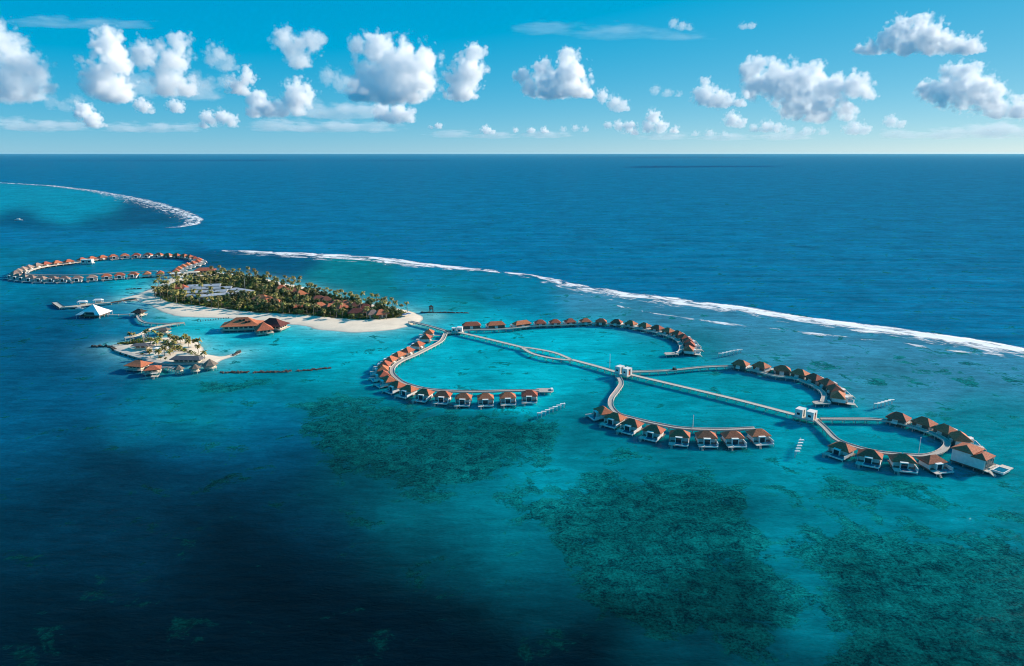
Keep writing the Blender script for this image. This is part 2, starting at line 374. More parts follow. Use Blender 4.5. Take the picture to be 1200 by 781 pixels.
def water_material():
    m = bpy.data.materials.new('sea_water'); m.use_nodes = True
    nt = m.node_tree; N = nt.nodes; L = nt.links; N.clear()
    def nd(t, **k):
        n = N.new(t)
        for a_, b_ in k.items(): setattr(n, a_, b_)
        return n
    geo = nd('ShaderNodeNewGeometry')
    def mapped(scale, rot=0):
        mp = nd('ShaderNodeMapping'); mp.inputs['Scale'].default_value = scale; mp.inputs['Rotation'].default_value = (0, 0, R(rot))
        L.new(geo.outputs['Position'], mp.inputs['Vector']); return mp.outputs[0]
    def nz(vec, scale, detail=4, rough=.55, dist=0.0):
        n = nd('ShaderNodeTexNoise'); n.inputs['Scale'].default_value = scale; n.inputs['Detail'].default_value = detail
        n.inputs['Roughness'].default_value = rough; n.inputs['Distortion'].default_value = dist
        L.new(vec, n.inputs['Vector']); return n.outputs['Fac']
    def mth(op, a_, b_=None, clamp=False):
        n = nd('ShaderNodeMath', operation=op, use_clamp=clamp)
        for i, s in enumerate((a_, b_)):
            if s is None: continue
            if isinstance(s, (int, float)): n.inputs[i].default_value = s
            else: L.new(s, n.inputs[i])
        return n.outputs[0]
    def mrange(s, a0, a1, b0, b1, smooth=False):
        n = nd('ShaderNodeMapRange'); n.interpolation_type = 'SMOOTHSTEP' if smooth else 'LINEAR'
        for k_, v_ in zip(('From Min', 'From Max', 'To Min', 'To Max'), (a0, a1, b0, b1)): n.inputs[k_].default_value = v_
        L.new(s, n.inputs['Value']); return n.outputs[0]
    def mix(f, a_, b_, bt='MIX'):
        n = nd('ShaderNodeMix', data_type='RGBA', blend_type=bt)
        for s, i in ((f, 0), (a_, 6), (b_, 7)):
            if isinstance(s, (int, float)): n.inputs[i].default_value = s
            elif isinstance(s, tuple): n.inputs[i].default_value = s
            else: L.new(s, n.inputs[i])
        return n.outputs[2]
    body = nd('ShaderNodeAttribute', attribute_name='water_body').outputs['Color']
    cor = nd('ShaderNodeAttribute', attribute_name='coral').outputs['Fac']
    swl = nd('ShaderNodeAttribute', attribute_name='swell').outputs['Fac']
    flat = mapped((1, 1, 1))
    big = nz(flat, .012, 5, .6, .4)
    mid = nz(flat, .045, 6, .62, .6)
    fine = nz(flat, .17, 6, .72, .8)
    tiny = nz(flat, 1.0, 4, .75)
    # sand ripples and drifting depth variation; streaks paint in sky reflections off wave facets
    body = mix(1.0, body, mrange(big, .25, .75, .80, 1.20), 'MULTIPLY')
    body = mix(1.0, body, mrange(mid, .32, .62, .80, 1.10), 'MULTIPLY')
    refl_strk = nz(mapped((.28, 1.0, 1), -8), .055, 6, .66, .5)
    body = mix(1.0, body, mrange(refl_strk, .3, .7, .80, 1.22), 'MULTIPLY')
    # coral heads: irregular cover whose density follows the chart
    cover = mth('ADD', cor, mth('ADD', mrange(mid, .3, .7, -.72, .72), mrange(fine, .25, .75, -.5, .5)))
    cover = mrange(cover, .34, .62, 0, 1, True)
    hue = mrange(mth('ADD', mth('MULTIPLY', fine, .5), mth('MULTIPLY', tiny, .5)), .42, .62, 0, 1)
    coralc = mix(hue, (.0004, .021, .032, 1), (.003, .24, .225, 1))
    deepk = mrange(nd('ShaderNodeSeparateColor').outputs[0], 0, 1, 0, 1)
    sep = nd('ShaderNodeSeparateColor'); L.new(body, sep.inputs[0])
    dk = mrange(sep.outputs[1], .02, .19, .16, 1.0)
    coralc = mix(1.0, coralc, dk, 'MULTIPLY')
    body = mix(mth('MULTIPLY', cover, .92), body, coralc)
    # waves: wind chop plus long swell outside the reef
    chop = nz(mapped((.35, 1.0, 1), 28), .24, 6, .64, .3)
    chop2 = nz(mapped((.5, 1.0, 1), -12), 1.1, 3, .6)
    rip_shade = mrange(mth('ADD', mth('MULTIPLY', chop, .6), mth('MULTIPLY', chop2, .4)), .36, .64, .76, 1.28)
    body = mix(1.0, body, rip_shade, 'MULTIPLY')  # light and shade of the ripples painted into the body colour
    swell = nz(mapped((.10, 1.0, 1), -17), .035, 4, .55, .3)
    hgt = mth('ADD', mth('MULTIPLY', chop, 1.5), mth('MULTIPLY', chop2, .42))
    hgt = mth('ADD', hgt, mth('MULTIPLY', mth('MULTIPLY', swell, swl), 12.0))
    bp = nd('ShaderNodeBump'); bp.inputs['Strength'].default_value = .55; bp.inputs['Distance'].default_value = 1.0
    L.new(hgt, bp.inputs['Height'])
    df = nd('ShaderNodeSubsurfaceScattering', falloff='BURLEY'); L.new(body, df.inputs['Color'])   # light spreads a few metres under the surface
    df.inputs['Scale'].default_value = 4.0; df.inputs['Radius'].default_value = (.4, .9, 1.0)
    bp2 = nd('ShaderNodeBump'); bp2.inputs['Strength'].default_value = .35; bp2.inputs['Distance'].default_value = 1.0
    L.new(hgt, bp2.inputs['Height']); L.new(bp2.outputs[0], df.inputs['Normal'])
    gl = nd('ShaderNodeBsdfGlossy'); gl.inputs['Roughness'].default_value = .10; L.new(bp.outputs[0], gl.inputs['Normal'])
    fr = nd('ShaderNodeFresnel'); fr.inputs['IOR'].default_value = 1.333; L.new(bp.outputs[0], fr.inputs['Normal'])
    f = mth('MINIMUM', mth('MULTIPLY', fr.outputs[0], .34), .036)
    ms = nd('ShaderNodeMixShader'); L.new(f, ms.inputs[0]); L.new(df.outputs[0], ms.inputs[1]); L.new(gl.outputs[0], ms.inputs[2])
    out = nd('ShaderNodeOutputMaterial'); L.new(ms.outputs[0], out.inputs['Surface'])
    return m
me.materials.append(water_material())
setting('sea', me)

# ------------------------------------------------------------------ surf
def foam_material():
    m = bpy.data.materials.new('surf_foam'); m.use_nodes = True
    nt = m.node_tree; N = nt.nodes; L = nt.links
    p = N['Principled BSDF']; p.inputs['Base Color'].default_value = (.82, .84, .85, 1); p.inputs['Roughness'].default_value = .9
    uv = N.new('ShaderNodeUVMap'); uv.uv_map = 'surf'
    mp = N.new('ShaderNodeMapping'); mp.inputs['Scale'].default_value = (.45, 1, 1); L.new(uv.outputs[0], mp.inputs['Vector'])
    n1 = N.new('ShaderNodeTexNoise'); n1.inputs['Scale'].default_value = .085; n1.inputs['Detail'].default_value = 8; n1.inputs['Roughness'].default_value = .68; n1.inputs['Distortion'].default_value = .6
    L.new(mp.outputs[0], n1.inputs['Vector'])
    at = N.new('ShaderNodeAttribute'); at.attribute_name = 'cover'
    mf = N.new('ShaderNodeMath'); mf.operation = 'MULTIPLY_ADD'; L.new(n1.outputs['Fac'], mf.inputs[0]); mf.inputs[1].default_value = 2.8; mf.inputs[2].default_value = -1.46
    ad = N.new('ShaderNodeMath'); ad.operation = 'ADD'; L.new(mf.outputs[0], ad.inputs[0]); L.new(at.outputs['Fac'], ad.inputs[1])
    mr = N.new('ShaderNodeMapRange'); mr.inputs['From Min'].default_value = .34; mr.inputs['From Max'].default_value = .74; L.new(ad.outputs[0], mr.inputs['Value'])
    L.new(mr.outputs[0], p.inputs['Alpha'])
    return m
FOAM = foam_material()
def surf(label, line, nv=14):
    """line: chart points with the foam's reach to seaward and landward in metres and its density"""
    pts = [G(p[0], p[1]) for p in line]
    cum = np.concatenate([[0], np.cumsum([(b - a_).length for a_, b in zip(pts, pts[1:])])])
    s = np.arange(0, cum[-1], 6.0)
    xs = np.interp(s, cum, [p.x for p in pts]); ys = np.interp(s, cum, [p.y for p in pts])
    up = np.interp(s, cum, [p[2] for p in line]); dn = np.interp(s, cum, [p[3] for p in line]); de = np.interp(s, cum, [p[4] for p in line])
    tx, ty = np.gradient(xs), np.gradient(ys); l = np.hypot(tx, ty); tx /= l; ty /= l
    k = 9; ker = np.ones(k) / k
    tx = np.convolve(np.pad(tx, k // 2, 'edge'), ker, 'valid'); ty = np.convolve(np.pad(ty, k // 2, 'edge'), ker, 'valid')
    vs = []; cov = []; uvs = []
    for i in range(len(s)):
        wob = 5 * mnoise.noise((s[i] * .012, 1, 0)) * min(1, up[i] / 12)
        for j in range(nv):
            t = j / (nv - 1) * 2 - 1
            o = (up[i] if t < 0 else dn[i]) * t - wob          # t<0 seaward
            o_ = -o
            x, y = xs[i] - ty[i] * o_, ys[i] + tx[i] * o_
            crest = math.exp(-((t + .25) / .3) ** 2)
            z = .15 + .9 * crest * (.4 + .6 * mnoise.noise((s[i] * .03, 7, t)))
            vs.append((x, y, max(z, .1)))
            edge = max(0, 1 - abs(t) ** 3.0) if t < 0 else (1 - t) ** .9
            end = min(1, min(s[i], s[-1] - s[i]) / 60)
            cov.append(edge * de[i] * (.25 + .75 * end) - (0.6 if end <= 0 or abs(t) > .98 else 0))
            uvs.append((s[i], o))
    fs = [(i * nv + j, i * nv + j + 1, (i + 1) * nv + j + 1, (i + 1) * nv + j) for i in range(len(s) - 1) for j in range(nv - 1)]
    me = bpy.data.meshes.new('surf'); me.from_pydata(vs, [], fs); me.materials.append(FOAM); me.shade_smooth()
    a = me.attributes.new('cover', 'FLOAT', 'POINT'); a.data.foreach_set('value', np.array(cov, np.float32))
    ul = me.uv_layers.new(name='surf')
    vi = np.zeros(len(me.loops), np.int32); me.loops.foreach_get('vertex_index', vi)
    ul.data.foreach_set('uv', np.array(uvs, np.float32)[vi].ravel())
    o = setting('surf', me, 'stuff'); o['label'] = label; o['category'] = 'surf'
    return o
surf('white breaking surf along the outer reef beyond the villas', [(235, 293.6, 10, 18, .30), (270, 294.8, 12, 30, .50), (300, 295.5, 14, 44, .66), (345, 297.4, 14, 60, .66), (385, 299.5, 16, 60, .74), (445, 303.5, 16, 50, .72), (505, 311, 12, 34, .84), (545, 315, 12, 28, .72), (570, 317, 10, 24, .58),
      (610, 322, 10, 26, .50), (650, 329.5, 12, 34, .56), (690, 338.5, 14, 40, .60), (735, 345.5, 15, 46, .74), (786, 351.5, 15, 46, .80), (825, 356, 13, 36, .82), (863, 360.5, 12, 32, .84), (933, 373, 12, 32, .88), (1000, 381, 12, 32, .9), (1067, 390, 12, 34, .9), (1133, 399.5, 12, 38, .92), (1200, 411, 12, 42, .92), (1300, 430, 12, 40, .9)], 22)
surf('thin broken foam line inside the main surf of the reef', [(690, 352, 3, 8, .34), (760, 367, 3, 8, .36), (857, 380.5, 4, 9, .50), (910, 386, 3, 8, .36), (967, 393, 3, 9, .50), (1053, 402.5, 4, 9, .54), (1100, 409, 3, 8, .40), (1150, 415.5, 4, 10, .56), (1220, 424, 4, 10, .5)], 7)
surf('curved surf line round the distant reef on the horizon side', [(-200, 210, 22, 26, .6), (0, 214.5, 22, 26, .62), (60, 218, 24, 34, .64), (110, 224, 22, 44, .58), (150, 231, 22, 80, .58), (185, 239, 22, 90, .58), (215, 249, 20, 70, .62), (232, 257, 16, 50, .66), (229, 262.5, 12, 40, .7), (210, 266.3, 8, 18, .80), (182, 267.5, 6, 10, .66)])

# ------------------------------------------------------------------ islands
def sand_material():
    m = bpy.data.materials.new('coral_sand'); m.use_nodes = True
    nt = m.node_tree; N = nt.nodes; L = nt.links; p = N['Principled BSDF']; p.inputs['Roughness'].default_value = .95; p.inputs['Specular IOR Level'].default_value = .1
    geo = N.new('ShaderNodeNewGeometry'); sx = N.new('ShaderNodeSeparateXYZ'); L.new(geo.outputs['Position'], sx.inputs[0])
    wet = N.new('ShaderNodeValToRGB'); r = wet.color_ramp
    r.elements[0].position = 0; r.elements[0].color = (.40, .44, .40, 1); r.elements[1].position = .30; r.elements[1].color = (.80, .67, .52, 1)
    e = r.elements.new(.12); e.color = (.52, .47, .40, 1)
    L.new(sx.outputs['Z'], wet.inputs[0])
    no = N.new('ShaderNodeTexNoise'); no.inputs['Scale'].default_value = .08; no.inputs['Detail'].default_value = 8; no.inputs['Roughness'].default_value = .65
    L.new(geo.outputs['Position'], no.inputs['Vector'])
    mr = N.new('ShaderNodeMapRange'); mr.inputs['From Min'].default_value = .3; mr.inputs['From Max'].default_value = .7; mr.inputs['To Min'].default_value = .88; mr.inputs['To Max'].default_value = 1.1
    L.new(no.outputs['Fac'], mr.inputs['Value'])
    mu = N.new('ShaderNodeMix'); mu.data_type = 'RGBA'; mu.blend_type = 'MULTIPLY'; mu.inputs[0].default_value = 1
    L.new(wet.outputs[0], mu.inputs[6]); L.new(mr.outputs[0], mu.inputs[7])
    at = N.new('ShaderNodeAttribute'); at.attribute_name = 'soil'
    ad = N.new('ShaderNodeMath'); ad.operation = 'ADD'; L.new(at.outputs['Fac'], ad.inputs[0])
    m2 = N.new('ShaderNodeMapRange'); m2.inputs['From Min'].default_value = .3; m2.inputs['From Max'].default_value = .7; m2.inputs['To Min'].default_value = -.4; m2.inputs['To Max'].default_value = .4
    L.new(no.outputs['Fac'], m2.inputs['Value']); L.new(m2.outputs[0], ad.inputs[1])
    m3 = N.new('ShaderNodeMapRange'); m3.inputs['From Min'].default_value = .4; m3.inputs['From Max'].default_value = .6; L.new(ad.outputs[0], m3.inputs['Value'])
    mx = N.new('ShaderNodeMix'); mx.data_type = 'RGBA'; L.new(m3.outputs[0], mx.inputs[0]); L.new(mu.outputs[2], mx.inputs[6]); mx.inputs[7].default_value = (.075, .068, .035, 1)
    L.new(mx.outputs[2], p.inputs['Base Color'])
    return m
SAND = sand_material()
def island(name, P, soilpoly, top=1.3, res=2.2):
    x0, y0 = P.min(0) - 8; x1, y1 = P.max(0) + 8
    gx = np.arange(x0, x1, res); gy = np.arange(y0, y1, res)
    X, Y = np.meshgrid(gx, gy); d = sdist(P, X, Y)
    n = np.array([mnoise.noise((x * .05, y * .05, 0)) + .5 * mnoise.noise((x * .13, y * .13, 3)) for x, y in zip(X.ravel(), Y.ravel())]).reshape(X.shape)
    d = d + n * 1.6
    Z = np.where(d > 0, top * (1 - np.exp(-d / 7.0)), d * .12) + .06 * n * (d > 4)
    soil = np.zeros(X.shape)
    for sp in soilpoly: soil = np.maximum(soil, sstep(-3, 5, sdist(sp, X, Y)))
    keep = d > -7
    ids = -np.ones(X.shape, int); ids[keep] = np.arange(keep.sum())
    vs = np.stack([X[keep], Y[keep], Z[keep]], 1)
    fs = []
    for j in range(X.shape[0] - 1):
        for i in range(X.shape[1] - 1):
            f = (ids[j, i], ids[j, i + 1], ids[j + 1, i + 1], ids[j + 1, i])
            if min(f) >= 0: fs.append(f)
    me = bpy.data.meshes.new(name); me.from_pydata(vs.tolist(), [], fs); me.materials.append(SAND); me.shade_smooth()
    a = me.attributes.new('soil', 'FLOAT', 'POINT'); a.data.foreach_set('value', soil[keep].astype(np.float32))
    return setting('ground', me)
SPLOT = [wp([(136, 405), (150, 402), (168, 399), (190, 398), (190, 401), (170, 404), (150, 406)]), wp([(180, 402), (192, 402), (222, 412), (236, 418), (232, 420), (205, 413)])]
island('main_island', MAINW, [VEGW]); island('small_island', SMALLW, SPLOT, 1.5)
GZ = 1.25

# ------------------------------------------------------------------ water villas
def villa_kit(wd=11.6, roof='roof', far=False, rz=3.7):
    h = wd / 2; k = {}
    k['platform'] = MB().box(-h - .2, h + .2, -5.2, 5.2, 1.45, 1.9).mesh('platform', M['plat'])
    b = MB().box(-h + .9, h - .9, -4.6, 2.6, 1.9, 4.75)
    b.box(-h + .1, -h + .5, -2.0, 8.2, 1.4, 3.6)                  # side screen walls that run out along the terrace
    b.box(h - .75, h - .35, -4, 4.4, 1.903, 4.2)
    b.box(-2.2, 1.0, -5.6, -4.75, 1.903, 3.4)                     # entrance porch
    k['wall'] = b.mesh('wall', M['white'])
    k['screen_a'] = MB().box(-h + .9, -2.25, -4.72, -4.603, 1.95, 4.7).mesh('rear_screen', M['plat'])
    k['screen_b'] = MB().box(1.05, h - .9, -4.72, -4.603, 1.95, 4.7).mesh('rear_screen', M['plat'])
    k['roof'] = MB().hip(-h - .35, h + .35, -5.7, 4.0, 4.75, 4.75 + rz, 3.6 if wd < 15 else wd - 7, .3).mesh('roof', M[roof])
    b = MB(); x0, x1 = -1.9, 2.5
    b.box(x0, x0 + .45, 2.6, 5.6, 1.903, 5.35).box(x1 - .45, x1, 2.6, 5.6, 1.903, 5.35).box(x0 + .45, x1 - .45, 2.6, 5.6, 4.85, 5.347)
    k['window_frame'] = b.mesh('window_frame', M['white'])
    b = MB().box(x0 + .45, x1 - .45, 4.9, 5.0, 1.95, 4.85); k['pane'] = b.mesh('pane', M['glass'])
    b = MB().box(-h + .5, h - 3.6, 9.1, 9.5, 1.1, 1.95).box(-h + .5, -h + .9, 5.2, 9.1, 1.1, 1.947).box(h - 4.0, h - 3.6, 5.2, 9.1, 1.1, 1.947).box(-h + .9, h - 4.0, 5.2, 9.1, 1.1, 1.3)
    k['pool'] = b.mesh('pool', M['white'])
    k['pool_water'] = MB().box(-h + .9, h - 4.0, 5.203, 9.097, 1.3, 1.83).mesh('pool_water', M['pool'])
    b = MB().box(h - 3.59, h + .1, 5.2, 10.3, 1.5, 1.75)
    for i in range(4): b.box(h - 2.6, h - 1.2, 10.3 + .4 * i, 10.7 + .4 * i, 1.2 - .4 * i, 1.4 - .4 * i)
    k['deck'] = b.mesh('deck', M['deck_pale'])
    k['stilt'] = MB().cyl((0, 0, -2.5), (0, 0, 1.46), .2, .2, 6).mesh('stilt', M['pile'])
    k['spots'] = [(x, y) for x in (-h + .5, 0, h - .5) for y in (-4.7, .2)] + [(-h + .7, 8.9), (h - 3.9, 8.9), (h - .4, 9.9)]
    return k
KITS = {}
def kit(wd=11.6, roof='roof', rz=3.7):
    if (wd, roof) not in KITS: KITS[(wd, roof)] = villa_kit(wd, roof, rz=rz)
    return KITS[(wd, roof)]

def nearest_on(path, p):
    best = None
    for a, b in zip(path, path[1:]):
        d = b - a; t = max(0, min(1, (p - a).dot(d) / max(d.length_squared, 1e-9))); q = a + d * t
        l = (q - p).length
        if best is None or l < best[0]: best = (l, q)
    return best[1]

def villa(u, v, path, label, group, wd=11.6, roof='roof', full=True, face=None, zc=5.4, cat='water villa', sc_=.77):
    if wd in (12.4, 13): sc_ = .78
    p = G(u, v, zc); p.z = 0
    q = nearest_on(path, p)
    if face is None: d = p - q
    else: d = Vector((math.cos(face), math.sin(face), 0))
    rz = math.atan2(d.y, d.x) - math.pi / 2
    k = kit(wd, roof)
    t = thing('water_villa', label, cat, p, rz, group); t.scale = (sc_,) * 3; bpy.context.view_layer.update() if False else None
    for n in ('platform', 'wall', 'roof', 'deck'): link(n, k[n], t)
    for n in ('screen_a', 'screen_b'): link('rear_screen', k[n], t)
    f = link('window_frame', k['window_frame'], t); link('pane', k['pane'], f)
    f = link('pool', k['pool'], t); link('pool_water', k['pool_water'], f)
    if full:
        for s in k['spots']: link('stilt', k['stilt'], t, (s[0], s[1], 0))
        # footbridge from the boardwalk to the porch
        d2 = Vector((math.cos(rz + math.pi / 2), math.sin(rz + math.pi / 2), 0))
        a = p - d2 * 5.2 * sc_
        if (q - p).length > 8:
            m_ = t.matrix_basis.inverted()
            la, lq = m_ @ a, m_ @ q
            dd = (lq - la); L_ = dd.length
            if L_ > 1.5:
                dd.normalize(); lq = lq - dd * 1.2
                link('footbridge', MB().ribbon([la, lq], 1.7, 1.7, 2.05).mesh('footbridge', M['deck_pale']), t)
    return t

def pxpath(pts, step=3.0, z=2.3): return smooth_path([G(u, v, z) for u, v in pts], step)

# --- boardwalks -----------------------------------------------------
TREST = {}
def boardwalk(pts, label, width=2.6, z=2.3, gap=6.0, group='boardwalks over the lagoon', edge='deck_pale', top='deck', rail=True, piles=True, thick=.35, name='boardwalk', eh=.35):
    path = pxpath(pts, 3.0, z)
    t = thing(name, label, 'boardwalk', path[0], 0, group)
    o = path[0]; loc = [p - o for p in path]
    link('deck', MB().ribbon(loc, width, z - thick, z).mesh('deck', M[top]), t)
    if rail:
        for s in (-1, 1):
            link('edge_beam', MB().ribbon(loc, .22, z - .5, z + eh, s * (width / 2 + .112)).mesh('edge_beam', M[edge]), t)
    if piles:
        key = width
        if key not in TREST:
            b = MB(); w2 = width / 2 - .2
            b.cyl((0, -w2, -2.5), (0, -w2, 1.3), .17, .17, 6).cyl((0, w2, -2.5), (0, w2, 1.3), .17, .17, 6).box(-.2, .2, -w2 - .2, w2 + .2, 1.29, 1.75)
            TREST[key] = b.mesh('trestle', M['pile'])
        n = max(1, int(round(gap / 3.0)))
        for i in range(0, len(path), n):
            a = path[max(i - 1, 0)]; b = path[min(i + 1, len(path) - 1)]
            link('trestle', TREST[key], t, loc[i], math.atan2(b.y - a.y, b.x - a.x))
    return path

W_A = boardwalk([(522, 391), (517, 399.6), (503, 407.6), (487, 415.7), (471, 422.6), (461.5, 429.5), (459.5, 436.5), (465, 443.4), (476, 450), (497, 455.5), (520, 458), (556, 459), (600, 458), (632, 458)], 'curved timber boardwalk behind the crescent of villas nearest the sandy tip')
W_TOP = boardwalk([(541, 387.5), (560, 386.6), (581, 386.3), (605, 384.5), (627, 382), (658, 380.8), (697, 379), (728, 381), (753, 386), (774, 391), (792, 397.6), (798, 405), (797, 411.7), (790, 414.5)], 'long boardwalk on the lagoon side of the ocean-facing upper villas')
W_MAIN1 = boardwalk([(538, 389.5), (560, 394.5), (585, 400.5), (611, 406.8)], 'pale straight boardwalk between the white arrival hut and the loop', 2.8, top='deck_pale', eh=.06)
W_LOOPA = boardwalk([(611, 406.8), (627, 408.8), (650, 413.4), (668, 420.5)], 'far side of the eye-shaped boardwalk loop', 2.2, top='deck_pale', eh=.06)
W_LOOPB = boardwalk([(612, 407.5), (623, 414), (641, 418.8), (660, 421.5), (670, 422)], 'near side of the eye-shaped boardwalk loop', 2.2, top='deck_pale', eh=.06)
W_MAIN2 = boardwalk([(670, 421.5), (700, 429.5), (722, 436)], 'short straight boardwalk from the eye-shaped loop to the twin white gate', 2.8, top='deck_pale', eh=.06)
W_MAIN3 = boardwalk([(739, 439), (790, 451), (860, 467.5), (932, 486)], 'longest straight pale boardwalk, running between the two white gate huts', 2.8, top='deck_pale', eh=.06)
W_BEACH = boardwalk([(480, 376.8), (500, 381.5), (519, 387), (527, 390.5)], 'wooden boardwalk leaving the sandy tip for the white arrival hut')
W_R1 = boardwalk([(740, 436), (784, 434.5), (825, 430.5), (861, 429.5), (883, 434), (908, 440.5), (929, 443), (947, 449), (961, 457), (966, 464), (964, 471)], 'grey boardwalk sweeping from the middle gate along eight ocean-side villas')
W_R2 = boardwalk([(723.5, 440), (728, 449), (723, 458), (716.5, 467), (716, 476), (724, 485), (740, 490), (768, 496.5), (800, 502), (845, 503.5), (885, 502)], 'S-shaped boardwalk from the middle gate down to the near row of villas')
W_R3 = boardwalk([(962, 491), (990, 491.3), (1024, 491.6), (1050, 494.5), (1072, 501), (1098, 510), (1110, 519), (1102, 529), (1084, 534), (1058, 533)], 'grey boardwalk from the last gate to the ring of villas at its end')
W_R4 = boardwalk([(956, 492), (967, 502), (981, 515.5), (1005, 524.5), (1030, 530), (1058, 533)], 'slanting boardwalk from the last gate to the nearest villas')

# --- villas of the near group ---------------------------------------
ARC_A = [(502, 387.5), (498.5, 393.3), (489, 401.5), (476.5, 408.5), (466, 413.5), (456.5, 419), (450, 424.7), (447.3, 430), (448, 436.3), (454, 442.6), (464.5, 449), (478.5, 453.7), (497, 458), (519, 460.5), (543, 463), (569, 463.3), (595, 462), (620.5, 459.7)]
for i, (u, v) in enumerate(ARC_A):
    side = 'counting from the sandy tip' if i < 10 else 'counting back from its round end deck'
    n = i + 1 if i < 10 else len(ARC_A) - i
    villa(u, v, W_A, f'orange-roofed villa, {ORD[n]} in the left crescent {side}', 'villas of the left crescent', roof='roof')
ARC_T = [(552.5, 378.5), (581, 378), (611, 377), (633, 376), (650.5, 375.4), (668, 374.6), (686, 374.2), (704.5, 374.6), (723, 375.4), (740, 377), (756, 379.5), (771, 382.3), (784, 385.6), (795.5, 389), (802.5, 393), (807.5, 397.5), (810, 402), (808.5, 407)]
for i, (u, v) in enumerate(ARC_T):
    if i < 3: lb = f'wide red-roofed villa, {ORD[i+1]} of three long ones beside the white arrival hut'
    elif i < 11: lb = f'red-roofed villa, {ORD[i-2]} past the three wide ones on the upper ocean row'
    else: lb = f'red-roofed villa, {ORD[len(ARC_T)-i]} from the small deck ending the upper ocean row'
    villa(u, v, W_TOP, lb, 'villas of the upper ocean row', wd=19 if i < 3 else 11.6)
ARC_R1 = [(868.5, 424.3), (893, 426.8), (917, 430.8), (938, 435.2), (956, 441), (971.5, 447), (980.5, 454), (984, 461.8)]
for i, (u, v) in enumerate(ARC_R1):
    villa(u, v, W_R1, f'dark red-roofed villa, {ORD[i+1]} of eight along the grey boardwalk from the middle gate', 'villas of the middle ocean row', wd=11.6, sc_=.84)
ARC_R2 = [(706, 479), (720.7, 486.5), (740.2, 493.7), (766, 501), (796.7, 506.5), (828, 508), (859.5, 508), (890, 505.7)]
for i, (u, v) in enumerate(ARC_R2):
    villa(u, v, W_R2, f'villa with plunge pool, {ORD[i+1]} from the S-shaped boardwalk in the near middle row', 'villas of the near middle row', wd=12.4)
ARC_R3 = [(1053.8, 486.8), (1084, 492.6), (1110, 501.5), (1127.5, 510.5)]
for i, (u, v) in enumerate(ARC_R3):
    villa(u, v, W_R3, f'dark-roofed villa, {ORD[i+1]} of four leading to the big white two-storey villa', 'ocean-side villas of the end ring', wd=11.6, sc_=.86)
ARC_R4 = [(986.6, 521.5), (1020, 530), (1058.5, 535.5), (1094.5, 536.5)]
for i, (u, v) in enumerate(ARC_R4):
    villa(u, v, W_R4 if i < 3 else W_R3, f'villa facing the open lagoon, {ORD[i+1]} of four below the last white gate', 'near villas of the end ring', wd=13, face=R(-90 - 12 + i * 8) if i == 3 else None)

# --- big two-storey villa -------------------------------------------
p = G(1141, 527, 7.5); p.z = 0
t = thing('two_storey_villa', 'large white two-storey villa with red roofs and a blue pool at the end ring', 'water villa', p, R(-56)); t.scale = (.9, .9, .9)
link('platform', MB().box(-7.2, 9, -7.5, 6.5, 1.4, 1.9).mesh('platform', M['plat']), t)
link('wall', MB().box(-7, 2.6, -7, 4.5, 1.9, 8.2).box(2.6, 8.4, -7, 2.5, 1.903, 7.0).box(-7.003, -2.4, 4.5, 6.8, 1.903, 7.4).mesh('wall', M['white']), t)
link('roof', MB().hip(-7.7, 3.2, -7.6, 5.1, 8.2, 10.8, 4, .3, 'y').mesh('roof', M['roof']), t)
link('roof', MB().hip(2.0, 9.2, -7.5, 3.3, 7.05, 9.4, 4, .3, 'y').mesh('roof', M['roof']), t)
for (x, z0, z1) in ((3.2, 2.3, 4.3), (3.2, 4.9, 6.6), (5.9, 2.3, 4.3), (5.9, 4.9, 6.6)):
    f = link('window', MB().box(x, x + 2.0, 2.5, 2.75, z0, z1).mesh('window', M['deck_pale']), t)
    link('pane', MB().box(x + .2, x + 1.8, 2.75, 2.8, z0 + .2, z1 - .2).mesh('pane', M['glass']), f)
for i in range(4):
    y = -5.6 + i * 2.4
    f = link('window', MB().box(8.4, 8.62, y, y + 1.7, 2.4, 6.4).mesh('window', M['deck_pale']), t)
    link('pane', MB().box(8.62, 8.67, y + .2, y + 1.5, 2.6, 6.2).mesh('pane', M['glass']), f)
link('terrace', MB().box(9, 10.6, -7.4, 6.4, 1.5, 1.9).box(10.6, 15.8, 4.803, 8.6, 1.5, 1.897).box(9, 10.0, -3, 3.2, 1.903, 2.5).mesh('terrace', M['deck_pale']), t)
f = link('pool', MB().box(10.603, 15.8, -2.6, -2.2, 1.0, 2.0).box(10.603, 15.8, 4.4, 4.8, 1.0, 2.0).box(10.603, 11, -2.2, 4.4, 1.0, 1.997).box(15.4, 15.8, -2.2, 4.4, 1.0, 1.997).box(11, 15.4, -2.2, 4.4, 1.0, 1.3).mesh('pool', M['white']), t)
link('pool_water', MB().box(11.003, 15.397, -2.197, 4.397, 1.3, 1.85).mesh('pool_water', M['pool']), f)
b = MB()
for i in range(6): b.box(10.7 + .5 * i, 11.2 + .5 * i, -6.6, -4.2, 1.4 - .28 * i, 1.7 - .28 * i)
link('steps', b.mesh('steps', M['deck_pale']), t)
st = kit()['stilt']
for x in (-6.5, -1, 4, 8.5, 13.8):
    for y in (-6.8, 0, 6): link('stilt', st, t, (x, y, 0))
TWO = t

